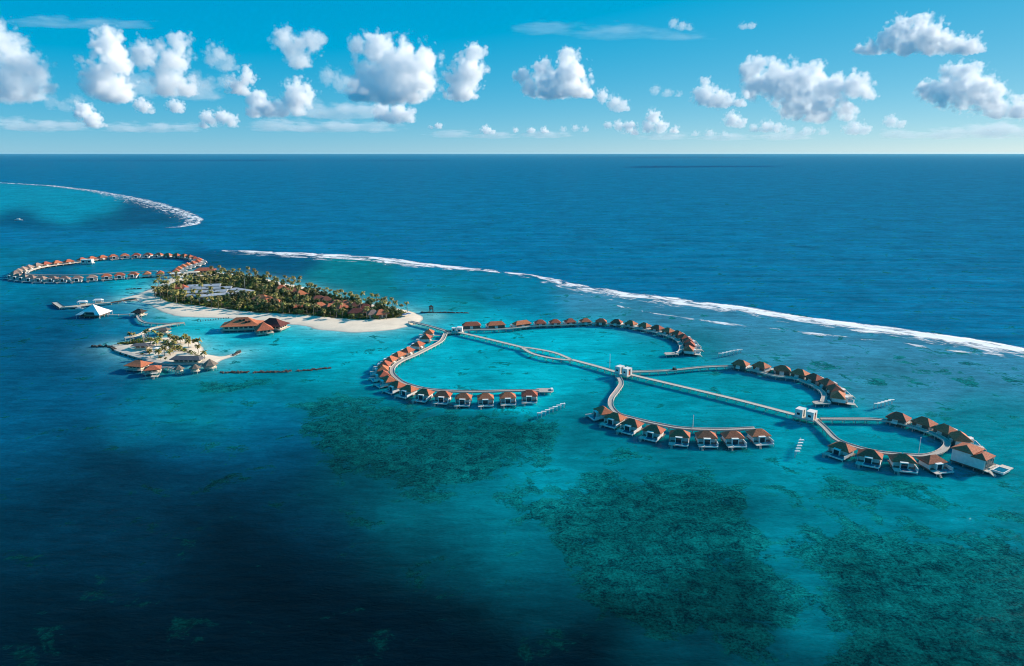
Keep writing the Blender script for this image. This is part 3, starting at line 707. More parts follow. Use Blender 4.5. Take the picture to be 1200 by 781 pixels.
# --- far ring --------------------------------------------------------
RING = [(204, 321), (207, 316.5), (214, 312), (222, 309), (226, 306), (221, 303.4), (208, 301.5), (190, 300.6), (165, 300.4), (133, 302.2), (107, 305.2), (85, 308.2), (66, 310.6), (48, 313.6), (36, 317), (31, 320), (34, 321.6), (48, 322.3), (62, 322.6), (90, 322.6), (108, 321.8), (125, 320.6), (140, 319.6), (156, 318.7), (172, 318.2), (184, 317.8)]
W_RING = boardwalk(RING, 'looping boardwalk inside the distant ring of villas', 2.8, gap=9.0, top='deck_pale')
RT = [(220, 309.5), (226.7, 307.7), (232, 306.0), (233.8, 303.8), (229, 301.8), (223, 300), (216.4, 299), (207.5, 298.6), (197, 298.2), (185.7, 298), (173, 298), (159.6, 298.4), (146, 298.9), (132.7, 299.7), (119.6, 300.7), (107, 302.1), (95.5, 303.6), (80, 305.6), (66, 307), (53, 308.4), (43, 310), (33, 312.2), (26, 314.4), (20.5, 316.8), (16.5, 319.2), (15, 321.5)]
for i, (u, v) in enumerate([(207, 316.8), (210, 313.9), (215, 311.4)] + RT):
    if i < 8: lb = f'small red-roofed villa, {ORD[i+1]} up the ring from the beach on its island side'
    elif i < 20: lb = f'small red-roofed villa, {ORD[i-7]} from the east along the back of the distant ring'
    else: lb = f'small pale-roofed villa, {ORD[i-19]} round the far west bend of the distant ring'
    villa(u, v, W_RING, lb, 'villas of the distant ring', wd=12.6 if i > 5 else 11, roof='roof_old' if 22 < i else 'roof', full=False, sc_=.86)
RB = [(187, 319), (171.6, 319.9), (156, 320.7), (140, 321.6), (124.7, 322.8), (107.6, 324.2), (90.4, 325.2), (74.8, 325.5), (61, 325.5), (47.4, 325.3), (36, 324.6), (27.5, 323.8), (20.5, 322.8)]
for i, (u, v) in enumerate(RB):
    villa(u, v, W_RING, f'small stilted villa, {ORD[i+1]} from the beach along the near side of the distant ring', 'villas of the distant ring', wd=12.6, roof='roof_old' if i > 4 else 'roof', full=False, sc_=.86)

# --- white gate huts -------------------------------------------------
def gate(u, v, label, rz, s=1.0):
    p = G(u, v, 2.3); p.z = 0
    t = thing('gate_hut', label, 'gate hut', p, rz, 'white cubic huts on the boardwalk')
    link('platform', MB().box(-6.2 * s, 6.2 * s, -3.4 * s, 3.4 * s, 1.75, 2.36).mesh('platform', M['deck_pale']), t)
    for x0 in (-5.2 * s, 1.0 * s):
        b = MB(); x1 = x0 + 4.2 * s; y0, y1 = -2.7 * s, 2.7 * s; h = 2.36 + 4.6 * s
        b.box(x0, x1, y0, y0 + .35, 2.36, h).box(x0, x1, y1 - .35, y1, 2.36, h).box(x0, x1, y0 + .35, y1 - .35, h - .5, h - .003)
        b.box(x0, x0 + 1.0, y0 + .35, y1 - .35, 2.36, h - .5).box(x1 - .35, x1, y0 + .35, y0 + 1.6, 2.36, h - .5).box(x1 - .35, x1, y1 - 1.6, y1 - .35, 2.36, h - .5)
        link('hut', b.mesh('hut', M['white']), t)
        link('window', MB().box(x0 + 1.2 * s, x0 + 2.8 * s, y0 - .06, y0, 3.7, 4.9).mesh('window', M['glass']), t)
    link('door_panel', MB().box(1.0 * s + 4.2 * s - .2, 1.0 * s + 4.2 * s - .1, -1.1 * s, 1.1 * s, 2.4, 4.9).mesh('door_panel', M['red']), t)
    for x in (-5.5 * s, -1.8 * s, 1.8 * s, 5.5 * s):
        for y in (-2.8 * s, 2.8 * s): link('stilt', st, t, (x, y, .3))
def pathdir(P): d = P[-1] - P[0]; return math.atan2(d.y, d.x)
gate(730.5, 438, 'twin white gate hut where the S-shaped boardwalk meets the straight one', pathdir(W_MAIN2), .95)
gate(944, 489.3, 'twin white gate hut at the far right end of the longest boardwalk', pathdir(W_MAIN3), .95)
p = G(533, 388.3, 2.3); p.z = 0
t = thing('arrival_hut', 'cluster of small white flat-roofed huts at the boardwalk junction by the sandy tip', 'hut', p, R(-5)); t.scale = (.82, .82, .82)
link('platform', MB().box(-10, 9, -4, 4, 1.7, 2.38).mesh('platform', M['deck_pale']), t)
for x0, x1, y0, y1, h in ((-3, 1.4, -.5, 3.4, 5.6), (2.4, 7.4, -1.5, 3.4, 6.6)):
    f = link('hut', MB().box(x0, x1, y0, y1, 2.38, h).box(x0 - .2, x1 + .2, y0 - .2, y1 + .2, h, h + .3).mesh('hut', M['white']), t)
    link('window', MB().box(x0 + 1, x1 - 1.6, y0 - .06, y0, 3.0, 4.8).mesh('window', M['glass']), f)
link('planter', MB().box(-9.5, -4, -2.6, 2.4, 2.383, 2.9).mesh('planter', M['leaf_dark']), t)
for x in (-9, -4, 1, 6):
    for y in (-3.4, 3.4): link('stilt', st, t, (x, y, .3))

p = G(102.5, 308, 2.3); p.z = 0
t = thing('ring_pavilion', 'small white twin pavilion standing on the inner edge of the distant ring', 'pavilion', p, R(8))
link('platform', MB().box(-7.5, 7.5, -4, 4, 1.6, 2.3).mesh('platform', M['deck_pale']), t)
for x in (-6.4, .6):
    f = link('hut', MB().box(x, x + 5.8, -3, 3, 2.3, 6.4).box(x - .3, x + 6.1, -3.3, 3.3, 6.4, 6.8).mesh('hut', M['white']), t)
    link('window', MB().box(x + 1.4, x + 4.2, -3.06, -3, 3.0, 5.2).mesh('window', M['glass']), f)
for x in (-7, 0, 7):
    for y in (-3.5, 3.5): link('stilt', st, t, (x, y, .2))

# --- small decks at the ends of the rows -----------------------------
def end_deck(u, v, label, rz, sx=5.4, sy=3.6):
    p = G(u, v, 2.0); p.z = 0
    t = thing('landing_deck', label, 'deck', p, rz, 'small landing decks')
    vs = [(-sx, -sy), (sx * .7, -sy), (sx, -sy * .4), (sx, sy * .7), (sx * .6, sy), (-sx * .7, sy), (-sx, sy * .5)]
    b = MB(); n = len(vs); b.add([(x, y, 1.6) for x, y in vs] + [(x, y, 2.1) for x, y in vs], [tuple(range(n - 1, -1, -1)), tuple(range(n, 2 * n))] + [(i, (i + 1) % n, n + (i + 1) % n, n + i) for i in range(n)])
    link('deck', b.mesh('deck', M['deck']), t)
    link('bench', MB().box(sx * .72, sx * .95, -sy * .3, sy * .6, 2.1, 2.9).mesh('bench', M['white']), t)
    for x, y in ((-sx + .5, -sy + .5), (sx * .6, -sy + .5), (-sx * .7, sy - .5), (sx * .6, sy - .6), (0, -sy + .5)): link('stilt', st, t, (x, y, .15))
end_deck(638, 457.6, 'small angular deck past the last orange villa of the left crescent', R(0))
end_deck(787, 414.5, 'small grey landing deck below the end of the upper ocean row', R(8), 5.2, 3)
end_deck(963, 471.8, 'small grey landing deck below the middle ocean row', R(6), 5.2, 2.6)

# --- white post-and-beam rows ----------------------------------------
def post_row(a, b, n, label, h=3.0):
    """frames set square to the shore, each a step behind the last"""
    A, B = G(*a), G(*b); d = (B - A) / (n - 1)
    t = thing('post_row', label, 'post row', A, 0, 'white post and beam rows standing in the lagoon')
    pm = MB().box(-.26, .26, -.26, .26, -1.5, h - .1).mesh('post', M['white'])
    bm_ = MB().box(-.3, max(d.x, .9) + .3, -.45, .45, h - .1, h + .42).mesh('beam', M['canvas'])
    for i in range(n):
        link('post', pm, t, d * i)
        if i < n - 1: link('beam', bm_, t, d * i + Vector((0, .0, .003 * (i % 2))))
post_row((630, 491), (661.3, 478), 8, 'row of white posts in the water below the left crescent end')
post_row((842, 419.5), (868, 414), 7, 'row of white posts between the upper and middle ocean rows')
post_row((1024, 479.5), (1045, 474), 6, 'row of white posts left of the end ring villas')
post_row((931.5, 536.5), (937.5, 520), 6, 'short steep row of white posts in open water below the last gate')

# --- thin masts -------------------------------------------------------
def mast(u, v, h, label, z=0):
    p = G(u, v, z)
    t = thing('mast', label, 'mast', p, 0, 'thin pale masts', MB().cyl((0, 0, -1 if z == 0 else 0), (0, 0, h), .16, .1, 6).cyl((0, 0, h), (0, 0, h + .5), .22, .22, 6).mesh('mast', M['white']))
mast(714.5, 431, 9, 'thin pale mast rising beside the boardwalk left of the middle gate')
mast(811.5, 507, 9, 'thin pale mast between two pool villas of the near middle row')
mast(1076, 534.5, 9, 'thin pale mast between the third and fourth villas facing the lagoon')
mast(288, 347, 19, 'tall white mast among the trees beside the grey-roofed complex', GZ)

p = G(790.5, 433.6, 2.3)
t = thing('golf_buggy', 'tiny dark golf buggy driving on the grey boardwalk right of the middle gate', 'buggy', p, R(8))
link('body', MB().box(-1.3, 1.3, -.6, .6, .3, .8).box(-1.2, -.2, -.55, .55, .8, 1.25).mesh('body', M['dark']), t)
link('roof', MB().box(-1.2, .9, -.62, .62, 1.85, 1.95).mesh('roof', M['dark']), t)
for x in (-1.1, .8):
    for y in (-.55, .55): link('roof_post', MB().box(x - .04, x + .04, y - .04, y + .04, .8, 1.85).mesh('roof_post', M['dark']), t)
for x in (-.85, .85):
    for y in (-.6, .6): link('wheel', MB().cyl((x, y - .1, .28), (x, y + .1, .28), .28, .28, 10).mesh('wheel', M['dark']), t)
# ------------------------------------------------------------------ over-water buildings at the main island
def hall(u, v, lx, ly, label, rz, roof, name='overwater_hall', zr=(5.2, 11.5), ridge=5, sag=.35, cat='hall', extra=None, wallm='cream', zc=6.5, base=0, stilts=True, group=None, win=True):
    p = G(u, v, zc); p.z = base
    t = thing(name, label, cat, p, rz, group)
    hx, hy = lx / 2, ly / 2
    if stilts:
        link('platform', MB().box(-hx - .6, hx + .6, -hy - .6, hy + .6, 1.5, 2.0).mesh('platform', M['deck_pale']), t); fl = 2.0
    else: fl = -.6
    link('wall', MB().box(-hx + 1.2, hx - 1.2, -hy + 1.2, hy - 1.2, fl, zr[0]).mesh('wall', M[wallm]), t)
    r = link('roof', MB().hip(-hx - .8, hx + .8, -hy - .8, hy + .8, zr[0], zr[1], ridge, .35, 'x' if lx >= ly else 'y', sag).mesh('roof', M[roof], False), t)
    if win:
        z0, z1 = max(fl, 0) + .7, zr[0] - .5
        n = max(2, int(lx / 4))
        for i in range(n):
            x = -hx + 1.8 + (lx - 3.6) * (i + .15) / n; w_ = (lx - 3.6) / n * .7
            link('window', MB().box(x, x + w_, -hy + 1.14, -hy + 1.2, z0, z1).mesh('window', M['glass']), t)
        n = max(1, int(ly / 4))
        for i in range(n):
            y = -hy + 1.8 + (ly - 3.6) * (i + .15) / n; w_ = (ly - 3.6) / n * .7
            link('window', MB().box(hx - 1.2, hx - 1.14, y, y + w_, z0, z1).mesh('window', M['glass']), t)
    if stilts:
        for x in np.linspace(-hx + .3, hx - .3, max(2, int(lx / 6) + 1)):
            for y in np.linspace(-hy + .3, hy - .3, max(2, int(ly / 6) + 1)): link('stilt', st, t, (x, y, 0))
    return t, r
t, r = hall(284, 377.5, 30, 17, 'largest red swept-roof restaurant on stilts off the beach', R(10), 'roof', 'restaurant', (4.6, 10.5), 9, .3, 'restaurant')
for x, y in ((-2, -3.2), (1.2, -3.0), (3.0, -5.0), (5.6, -4.6)):
    link('skylight', MB().box(x, x + 1.6, y, y + 1.2, 6.2 + (y + 5) * .7, 8.0 + (y + 5) * .7).mesh('skylight', M['dark']), r)
hall(309, 382.5, 12, 13, 'small dark pyramid-roofed dining pavilion between the two larger red-brown halls', R(28), 'roof', 'dining_pavilion', (4.4, 10.2), .6, .15, 'pavilion')
hall(320, 377.5, 21, 13, 'dark brown long-roofed dining hall on stilts nearest the beach', R(-14), 'roof_dark', 'dining_hall', (4.4, 9.8), 6, .15, 'hall')

# white tent pavilion
p = G(111, 371); 
t = thing('tent_pavilion', 'white pyramid tent on stilts in open water by the arrival jetty', 'pavilion', p, R(-3))
link('platform', MB().box(-9.5, 9.5, -8, 8, 1.5, 2.0).mesh('platform', M['plat']), t)
b = MB(); T = (0, 0, 11)
E = [(-11, -9.5, 3.2), (11, -9.5, 3.2), (11, 9.5, 3.2), (-11, 9.5, 3.2)]
vs = []; 
for f_ in (0, .5, 1):
    for e in E:
        k_ = f_ ** 1.25 if f_ else 0
        vs.append((e[0] * (1 - f_) + T[0] * f_ + 0, e[1] * (1 - f_), e[2] + (T[2] - e[2]) * (f_ * .92 if f_ == .5 else f_)))
# front face is an open trapezoid: leave the lower middle of that side clear
fs = [(1, 2, 6, 5), (2, 3, 7, 6), (3, 0, 4, 7), (4, 5, 9, 8), (5, 6, 10, 9), (6, 7, 11, 10), (7, 4, 8, 11)]
vs += [(-6.5, -9.3, 3.2), (6.5, -9.3, 3.2), (-3.8, -6.6, 5.3), (3.8, -6.6, 5.3)]
fs += [(0, 12, 14, 4), (13, 1, 5, 15), (14, 15, 5, 4)]
b.add(vs, fs)
cm = b.mesh('canopy', M['canvas'])
o = link('canopy', cm, t); md = o.modifiers.new('thickness', 'SOLIDIFY'); md.thickness = .2
link('wall', MB().box(-6, 6, -5, 5, 2.0, 4.6).mesh('wall', M['cream']), t)
link('window', MB().box(-4.5, 4.5, -5.06, -5, 2.6, 4.2).mesh('window', M['glass']), t)
for x in (-10.6, 10.6):
    for y in (-9, 9): link('canopy_post', MB().cyl((x, y, -2), (x, y, 3.3), .16, .16).mesh('canopy_post', M['white']), t)
for x in (-9, -4.5, 0, 4.5, 9):
    for y in (-7.5, 0, 7.5): link('stilt', st, t, (x, y, 0))

hall(163, 364.8, 8.5, 7.5, 'dark thatched pavilion at the head of the curved walkway beside the white tent', R(-8), 'dark', 'thatched_pavilion', (4.2, 7.2), 2.4, .1, 'pavilion', zc=5)
hall(191, 386, 8.6, 5.5, 'brown-roofed pavilion on stilts behind the small sand island', R(0), 'thatch', 'thatched_pavilion', (3.8, 5.8), 5, .05, 'pavilion', zc=4.4)
boardwalk([(126, 369), (142, 368.6), (157, 368)], 'thin low walkway from the white tent to the dark pavilion', 1.6, 1.6, 8, rail=False, edge='deck')
boardwalk([(161, 369.5), (163, 373.5), (168, 377.5), (178, 379.3), (196, 379.5), (214, 378.3)], 'curved railed walkway below the dark thatched pavilion', 2.2)
boardwalk([(216, 378.2), (200, 380.6), (186, 383.2), (175, 386), (165, 391.5), (156, 394.3), (146, 396)], 'walkway curving down behind the small sand island to a landing', 2.0)
boardwalk([(168.5, 392), (169.5, 396), (170, 400)], 'short straight ramp onto the small sand island', 2.4, 2.0, 4)
# arrival jetty
boardwalk([(64, 354.5), (68, 357.5), (72.5, 360.3)], 'short cross arm at the outer end of the arrival jetty', 4.5, 2.0, 5, top='deck_pale', edge='dark')
boardwalk([(72.5, 360.2), (87, 359.2), (108, 356.5), (130, 354.7)], 'broad pale arrival jetty reaching out from the western beach', 5.0, 2.0, 6, top='deck_pale', edge='deck_pale')
boardwalk([(130, 354.7), (145, 352.4), (160, 350.3)], 'narrow dark gangway between the arrival jetty and the western beach', 2.4, 2.0, 6, top='plat', edge='dark')
for i, (u, v) in enumerate(((97, 357), (115.5, 355))):
    p = G(u, v, 2); p.z = 2.0
    t = thing('jetty_shelter', ('white shelter nearer the sea end of the arrival jetty', 'white shelter nearer the beach end of the arrival jetty')[i], 'shelter', p, R(9), 'shelters on the arrival jetty')
    link('roof', MB().hip(-4.2, 4.2, -2.2, 2.2, 2.6, 3.9, 5, .2).mesh('roof', M['canvas']), t)
    for x in (-3.6, 3.6):
        for y in (-1.8, 1.8): link('post', MB().box(x - .12, x + .12, y - .12, y + .12, 0, 2.62).mesh('post', M['white']), t)
    link('counter', MB().box(-2.8, 2.8, .4, 1.4, 0, 1.1).mesh('counter', M['cream']), t)
def boat(u, v, s, rz, label):
    p = G(u, v)
    t = thing('motor_boat', label, 'boat', p, rz, 'small white boats')
    b = MB(); st_ = [(-4, 1.2), (-2, 1.45), (1.2, 1.35), (3.2, .75), (4.4, .05)]
    vs = [];
    for x, w_ in st_: vs += [(x * s, -w_ * s, 1.0 * s), (x * s, w_ * s, 1.0 * s), (x * s, w_ * .5 * s, -.3 * s), (x * s, -w_ * .5 * s, -.3 * s)]
    fs = [(0, 1, 2, 3), (19, 18, 17, 16)]
    for i in range(4):
        for k_ in range(4): fs.append((4 * i + k_, 4 * i + 4 + k_, 4 * i + 4 + (k_ + 1) % 4, 4 * i + (k_ + 1) % 4))
    b.add(vs, fs); link('hull', b.mesh('hull', M['boat']), t)
    c_ = link('cabin', MB().box(-1.2 * s, 1.4 * s, -.9 * s, .9 * s, 1.0 * s, 2.1 * s).box(-1.7 * s, 1.5 * s, -1 * s, 1 * s, 2.1 * s, 2.25 * s).mesh('cabin', M['boat']), t)
    link('windscreen', MB().box(1.4 * s, 1.45 * s, -.75 * s, .75 * s, 1.35 * s, 2.0 * s).mesh('windscreen', M['glass']), c_)
boat(22, 258.6, 1.9, R(10), 'white boat alone on the water towards the distant reef')
boat(93, 362.3, .8, R(15), 'tiny white boat moored below the arrival jetty shelters')
boat(143, 355.3, .9, R(20), 'tiny white boat moored by the dark gangway')
# row of dark posts in the bathing water
pm = MB().cyl((0, 0, -1.5), (0, 0, 1.1), .3, .3, 6).mesh('mooring_post', M['dark'])
for i in range(13):
    u = 232 + i * 3; 
    thing('mooring_post', 'dark bathing-area post in the dotted line off the main beach', 'post', G(u, 377.3 - i * .33), 0, 'dark posts off the main beach', pm)

# ------------------------------------------------------------------ rocks / breakwaters
def breakwater(pts, label, w=3.4, h=1.1, seed=0, zb=-1.0):
    path = pxpath(pts, 1.2, 0); o = path[0]; b = MB(); r_ = random.Random(seed)
    for p in path:
        for k_ in range(3):
            c_ = p - o + Vector((r_.uniform(-.6, .6), r_.uniform(-w / 2, w / 2), r_.uniform(-.7, h * .4)))
            s = r_.uniform(.7, 1.25); n = 6; vs = []
            for zz, rr in ((-1.0, .8), (0, 1.05), (.75, .55)):
                vs += [c_ + Vector((s * rr * math.cos(i * 1.047 + zz) * r_.uniform(.8, 1.2), s * rr * math.sin(i * 1.047 + zz) * r_.uniform(.8, 1.2), s * zz)) for i in range(n)]
            fs = [tuple(range(n - 1, -1, -1)), tuple(range(2 * n, 3 * n))]
            for q_ in range(2): fs += [(q_ * n + i, q_ * n + (i + 1) % n, (q_ + 1) * n + (i + 1) % n, (q_ + 1) * n + i) for i in range(n)]
            b.add(vs, fs)
    thing('breakwater', label, 'breakwater', o, 0, 'dark rock breakwaters', b.mesh('breakwater', M['rock']))
breakwater([(259, 437), (275, 436.9), (290, 436.5)], 'shortest of three dark rock breakwaters, nearest the small sand island', 2.8, .4, seed=1)
breakwater([(298, 436.7), (318, 436.2), (338.5, 435.8)], 'middle one of three dark rock breakwaters in the lagoon', 2.8, .4, seed=2)
breakwater([(348, 435.3), (368, 433.6), (387, 431.4)], 'dark rock breakwater reaching farthest towards the left crescent', 2.8, .4, seed=3)
breakwater([(110, 406.5), (120, 406.6), (130, 407.6), (137, 411.4), (145, 415.2), (161, 420), (172, 423.5)], 'black rock seawall along the west edge of the small sand island', 3.4, 1.6, seed=4)
breakwater([(273, 417.2), (277, 415), (281.5, 412.6)], 'dark rock tip of the sand spit on the small island', 2.6, 1.4, seed=5)
breakwater([(494, 366.6), (520, 366.8), (548, 367.2)], 'thin dark rock line in the shallows behind the sandy tip', 1.2, .5, seed=6)
breakwater([(148, 339.5), (165, 338.6)], 'thin dark rock line off the western beach', 1.2, .5, seed=8)
p = G(505.5, 366.4); t = thing('lookout_tower', 'small dark wooden lookout on the rock line behind the sandy tip', 'lookout', p, R(20))
for x in (-1.6, 1.6):
    for y in (-1.6, 1.6): link('leg', MB().cyl((x, y, -1.5), (x * .7, y * .7, 5), .2, .16).mesh('leg', M['dark']), t)
link('platform', MB().box(-1.8, 1.8, -1.8, 1.8, 3.2, 3.6).mesh('platform', M['dark']), t)
link('roof', MB().hip(-2, 2, -2, 2, 5, 6.8, .4, .2).mesh('roof', M['dark']), t)

# ------------------------------------------------------------------ buildings on the main island
FOOT = []          # footprints trees keep clear of
def keep(u, v, r): q_ = G(u, v); FOOT.append((q_.x, q_.y, r))
def bungalow(u, v, lx, ly, rz, label, roof='roof', zr=(3.6, 7.4), ridge=4, group='red-roofed bungalows on the island', wallm='cream'):
    t, r = hall(u, v, lx, ly, label, rz, roof, 'bungalow', zr, ridge, 0, 'bungalow', zc=6, base=GZ, stilts=False, group=group, wallm=wallm)
    FOOT.append((t.location.x, t.location.y, max(lx, ly) * .58)); 
    return t
B = [
 (306.5, 348.5, 15, 11, -10, 'largest orange-roofed bungalow right beside the grey-roofed complex', 'roof'),
 (319, 352.5, 12, 9, 12, 'orange roof half hidden by palms, right of the largest bungalow', 'roof'),
 (329.5, 337, 10, 9, 20, 'bungalow roof farthest left of the ocean-side row', 'roof'),
 (336, 340.5, 11, 9, 15, 'second bungalow from the left in the ocean-side row', 'roof'),
 (345, 340.5, 9, 8, 30, 'dark small roof in the middle of the ocean-side row', 'roof_dark'),
 (352, 343.5, 12, 11, 35, 'orange bungalow with cream gable wall closing the ocean-side row', 'roof'),
 (352.5, 358, 13, 10, 20, 'bungalow nearest the bathing beach, left of the front pair', 'roof'),
 (374.5, 357.5, 12, 10, 40, 'left one of two orange bungalows side by side above the front beach', 'roof'),
 (387, 359, 12, 10, 40, 'right one of two orange bungalows side by side above the front beach', 'roof'),
 (373, 349.5, 14, 11, 20, 'dark broad roof behind the front pair of bungalows', 'roof_dark'),
 (382, 350.5, 10, 9, 25, 'small dark roof just right of the dark broad one', 'roof_dark'),
 (394, 354.5, 12, 10, 25, 'dark umber bungalow midway along the eastern trees', 'roof_dark'),
 (400.5, 359, 11, 11, 42, 'steep orange bungalow in front of the umber one', 'roof'),
 (405.5, 355, 12, 10, 25, 'low orange roof catching the sun near the eastern shore', 'roof'),
 (418, 357, 11, 9, 15, 'brown bungalow close to the eastern ocean shore', 'roof_dark'),
 (428, 359.5, 10, 8, 20, 'last small dark roof before the eastern palms', 'roof_dark'),
 (418, 364.5, 14, 10, 10, 'widest dark red roof near the eastern beach', 'roof_dark'),
 (446, 366, 11, 10, 30, 'rounded orange roof standing alone near the sandy tip', 'roof'),
 (437, 366.5, 9, 8, 20, 'low brown roof just left of the lone rounded one', 'roof_old'),
 (211, 336.5, 14, 10, 10, 'orange-roofed house at the west end of the grey complex', 'roof'),
]
for u, v, lx, ly, a_, lb, rf in B: bungalow(u, v, lx, ly, R(a_), lb, rf, ridge=max(1, lx - ly + 1.5))

def block(u0, v0, u1, v1, wd, label, h=5.0, roof='metal_roof', rise=1.6, wallm='cream', group='grey-roofed service blocks'):
    a_, b_ = G(u0, v0, h), G(u1, v1, h); c_ = (a_ + b_) / 2; d = b_ - a_; Lx = d.length
    t = thing('service_block', label, 'building', (c_.x, c_.y, GZ), math.atan2(d.y, d.x), group)
    hx, hy = Lx / 2, wd / 2; hh = h - GZ
    link('wall', MB().box(-hx, hx, -hy, hy, -.8, hh).mesh('wall', M[wallm]), t)
    b = MB(); e = .6
    b.add([(-hx - e, -hy - e, hh), (hx + e, -hy - e, hh), (hx + e, hy + e, hh), (-hx - e, hy + e, hh), (-hx - e, -hy - e, hh + .3), (hx + e, -hy - e, hh + .3), (hx + e, hy + e, hh + .3), (-hx - e, hy + e, hh + .3), (-hx - e, 0, hh + rise), (hx + e, 0, hh + rise)],
          [(3, 2, 1, 0), (0, 1, 5, 4), (2, 3, 7, 6), (4, 5, 9, 8), (6, 7, 8, 9), (1, 2, 6, 9, 5), (3, 0, 4, 8, 7)])
    r = link('roof', b.mesh('roof', M[roof]), t)
    n = int(Lx / 4.2)
    for i in range(n):
        x = -hx + Lx * (i + .25) / n
        link('window', MB().box(x, x + Lx / n * .5, -hy - .06, -hy, .8, hh - .7).mesh('window', M['glass']), t)
    for i in range(max(1, int(Lx / 14))):
        x = -hx + Lx * (i + .4) / max(1, int(Lx / 14))
        link('roof_vent', MB().box(x, x + 1.6, -hy * .55, -hy * .55 + 1.2, hh + .6, hh + 1.5).mesh('roof_vent', M['roof_grey']), r)
    for i in range(max(1, int(Lx / 8))):
        x = -hx + 4 + 8 * i; FOOT.append((*(t.matrix_basis @ Vector((x, 0, 0)))[:2], wd * .62 + 2))
block(221, 335.6, 258, 334.2, 11, 'grey-roofed block at the back of the complex')
block(217, 339, 271, 337, 12, 'long grey-roofed block second from the back of the complex')
block(216, 342.8, 266, 341, 11, 'grey-roofed block in the middle of the complex')
block(232, 347.6, 279, 343.2, 10, 'grey-roofed block with the sunlit cream front at the front right', 6.4)
block(272, 338.5, 292, 341.8, 11, 'pale flat-roofed block at the right end of the complex', 4.0, rise=.7)
block(221, 346.5, 236, 347.6, 9, 'short grey-roofed block hidden behind the west palms', 4.0)
block(237.5, 353.0, 246, 352.2, 6, 'small cream annex below the sunlit front of the complex', 3.4, 'cream', .5)
t, r = hall(240.5, 316.5, 22, 11, 'long orange-roofed reception hall behind the western trees', R(12), 'roof', 'reception_hall', (4.4, 7.6), 13, 0, 'hall', zc=6, base=GZ, stilts=False)
FOOT.append((t.location.x, t.location.y, 16))
t, r = hall(226, 320.5, 12, 9, 'cream house joined below the long reception hall', R(10), 'cream', 'guest_house', (5.0, 6.2), 7, 0, 'house', zc=5, base=GZ, stilts=False)
FOOT.append((t.location.x, t.location.y, 9))
t, r = hall(205, 321.8, 10, 8, 'white little house where the distant ring meets the beach', R(20), 'white', 'beach_house', (4.4, 5.4), 4, 0, 'house', zc=4, base=.8, stilts=False, wallm='white')
FOOT.append((t.location.x, t.location.y, 7))
def pool(u0, v0, u1, v1, wd, label, z):
    a_, b_ = G(u0, v0, z), G(u1, v1, z); c_ = (a_ + b_) / 2; d = b_ - a_; hx = d.length / 2; hy = wd / 2
    t = thing('swimming_pool', label, 'swimming pool', (c_.x, c_.y, z), math.atan2(d.y, d.x), 'swimming pools')
    link('coping', MB().box(-hx - 1.2, hx + 1.2, -hy - 1.2, -hy, -1, .15).box(-hx - 1.2, hx + 1.2, hy, hy + 1.2, -1, .15).box(-hx - 1.2, -hx, -hy, hy, -1, .147).box(hx, hx + 1.2, -hy, hy, -1, .147).mesh('coping', M['stone']), t)
    link('water', MB().box(-hx + .003, hx - .003, -hy + .003, hy - .003, -.9, .08).mesh('water', M['pool']), t)
    for i in range(int(hx / 4) + 1): FOOT.append((*(t.matrix_basis @ Vector((-hx + 8 * i, 0, 0)))[:2], wd * .7))
pool(222, 326.5, 245, 324.2, 7, 'turquoise pool below the long reception hall', GZ)
for u, v, lb in ((453.5, 370, 'blue parasol nearest the lone rounded roof'), (474, 371.5, 'blue parasol near the bare sandy tip'), (478.5, 370.5, 'outermost blue parasol on the sandy tip')):
    t = thing('parasol', lb, 'parasol', G(u, v, GZ) - Vector((0, 0, .2)), 0, 'blue parasols on the beach')
    link('canopy', MB().cone(0, 0, 2.3, 3.3, 2.4, 8).mesh('canopy', M['blue']), t); link('pole', MB().cyl((0, 0, 0), (0, 0, 2.4), .07, .07).mesh('pole', M['white']), t)
    keep(u, v, 4)

# ------------------------------------------------------------------ buildings of the small island
def shut(*a_, **k): return hall(*a_, **k)
hall(165.5, 405.5, 10.5, 6, 'white house with a grey roof on the small sand island', R(6), 'roof_grey', 'beach_club_house', (2.6, 4.2), 6, 0, 'house', zc=3.4, base=1.4, stilts=False)
hall(219.5, 420, 20, 6.5, 'long dark grey-roofed bar on the small sand island', R(-4), 'roof_grey', 'beach_bar', (2.2, 4.4), 16, 0, 'bar', zc=4, base=1.4, stilts=False)
hall(162, 425, 12, 10, 'larger of two red-roofed halls on stilts off the small island', R(-14), 'roof', 'red_hall', (4.0, 7.0), 4, .12, 'hall', zc=5.4)
hall(178.5, 430.5, 8.6, 8, 'smaller of two red-roofed halls on stilts off the small island', R(20), 'roof', 'red_hall', (3.8, 6.2), 2, .12, 'hall', zc=4.8)
t = thing('swim_platform', 'tall pale timber landing below the smaller red-roofed hall', 'platform', G(181.5, 443, 0), R(10)); t.scale = (.62, .62, .8)
for z, s in ((1.2, 3.6), (3.6, 3.0)): link('deck', MB().box(-s, s, -s * .8, s * .8, z, z + .3).mesh('deck', M['deck_pale']), t)
for x in (-2.8, 2.8):
    for y in (-2.1, 2.1): link('post', MB().cyl((x, y, -2), (x, y, 5.0), .18, .18).mesh('post', M['deck_pale']), t)
b = MB()
for i in range(6): b.box(-.9, .9, -2.88 - .5 * (i + 1), -2.88 - .5 * i, 1.2 - .3 * i, 1.4 - .3 * i)
link('steps', b.mesh('steps', M['deck_pale']), t)
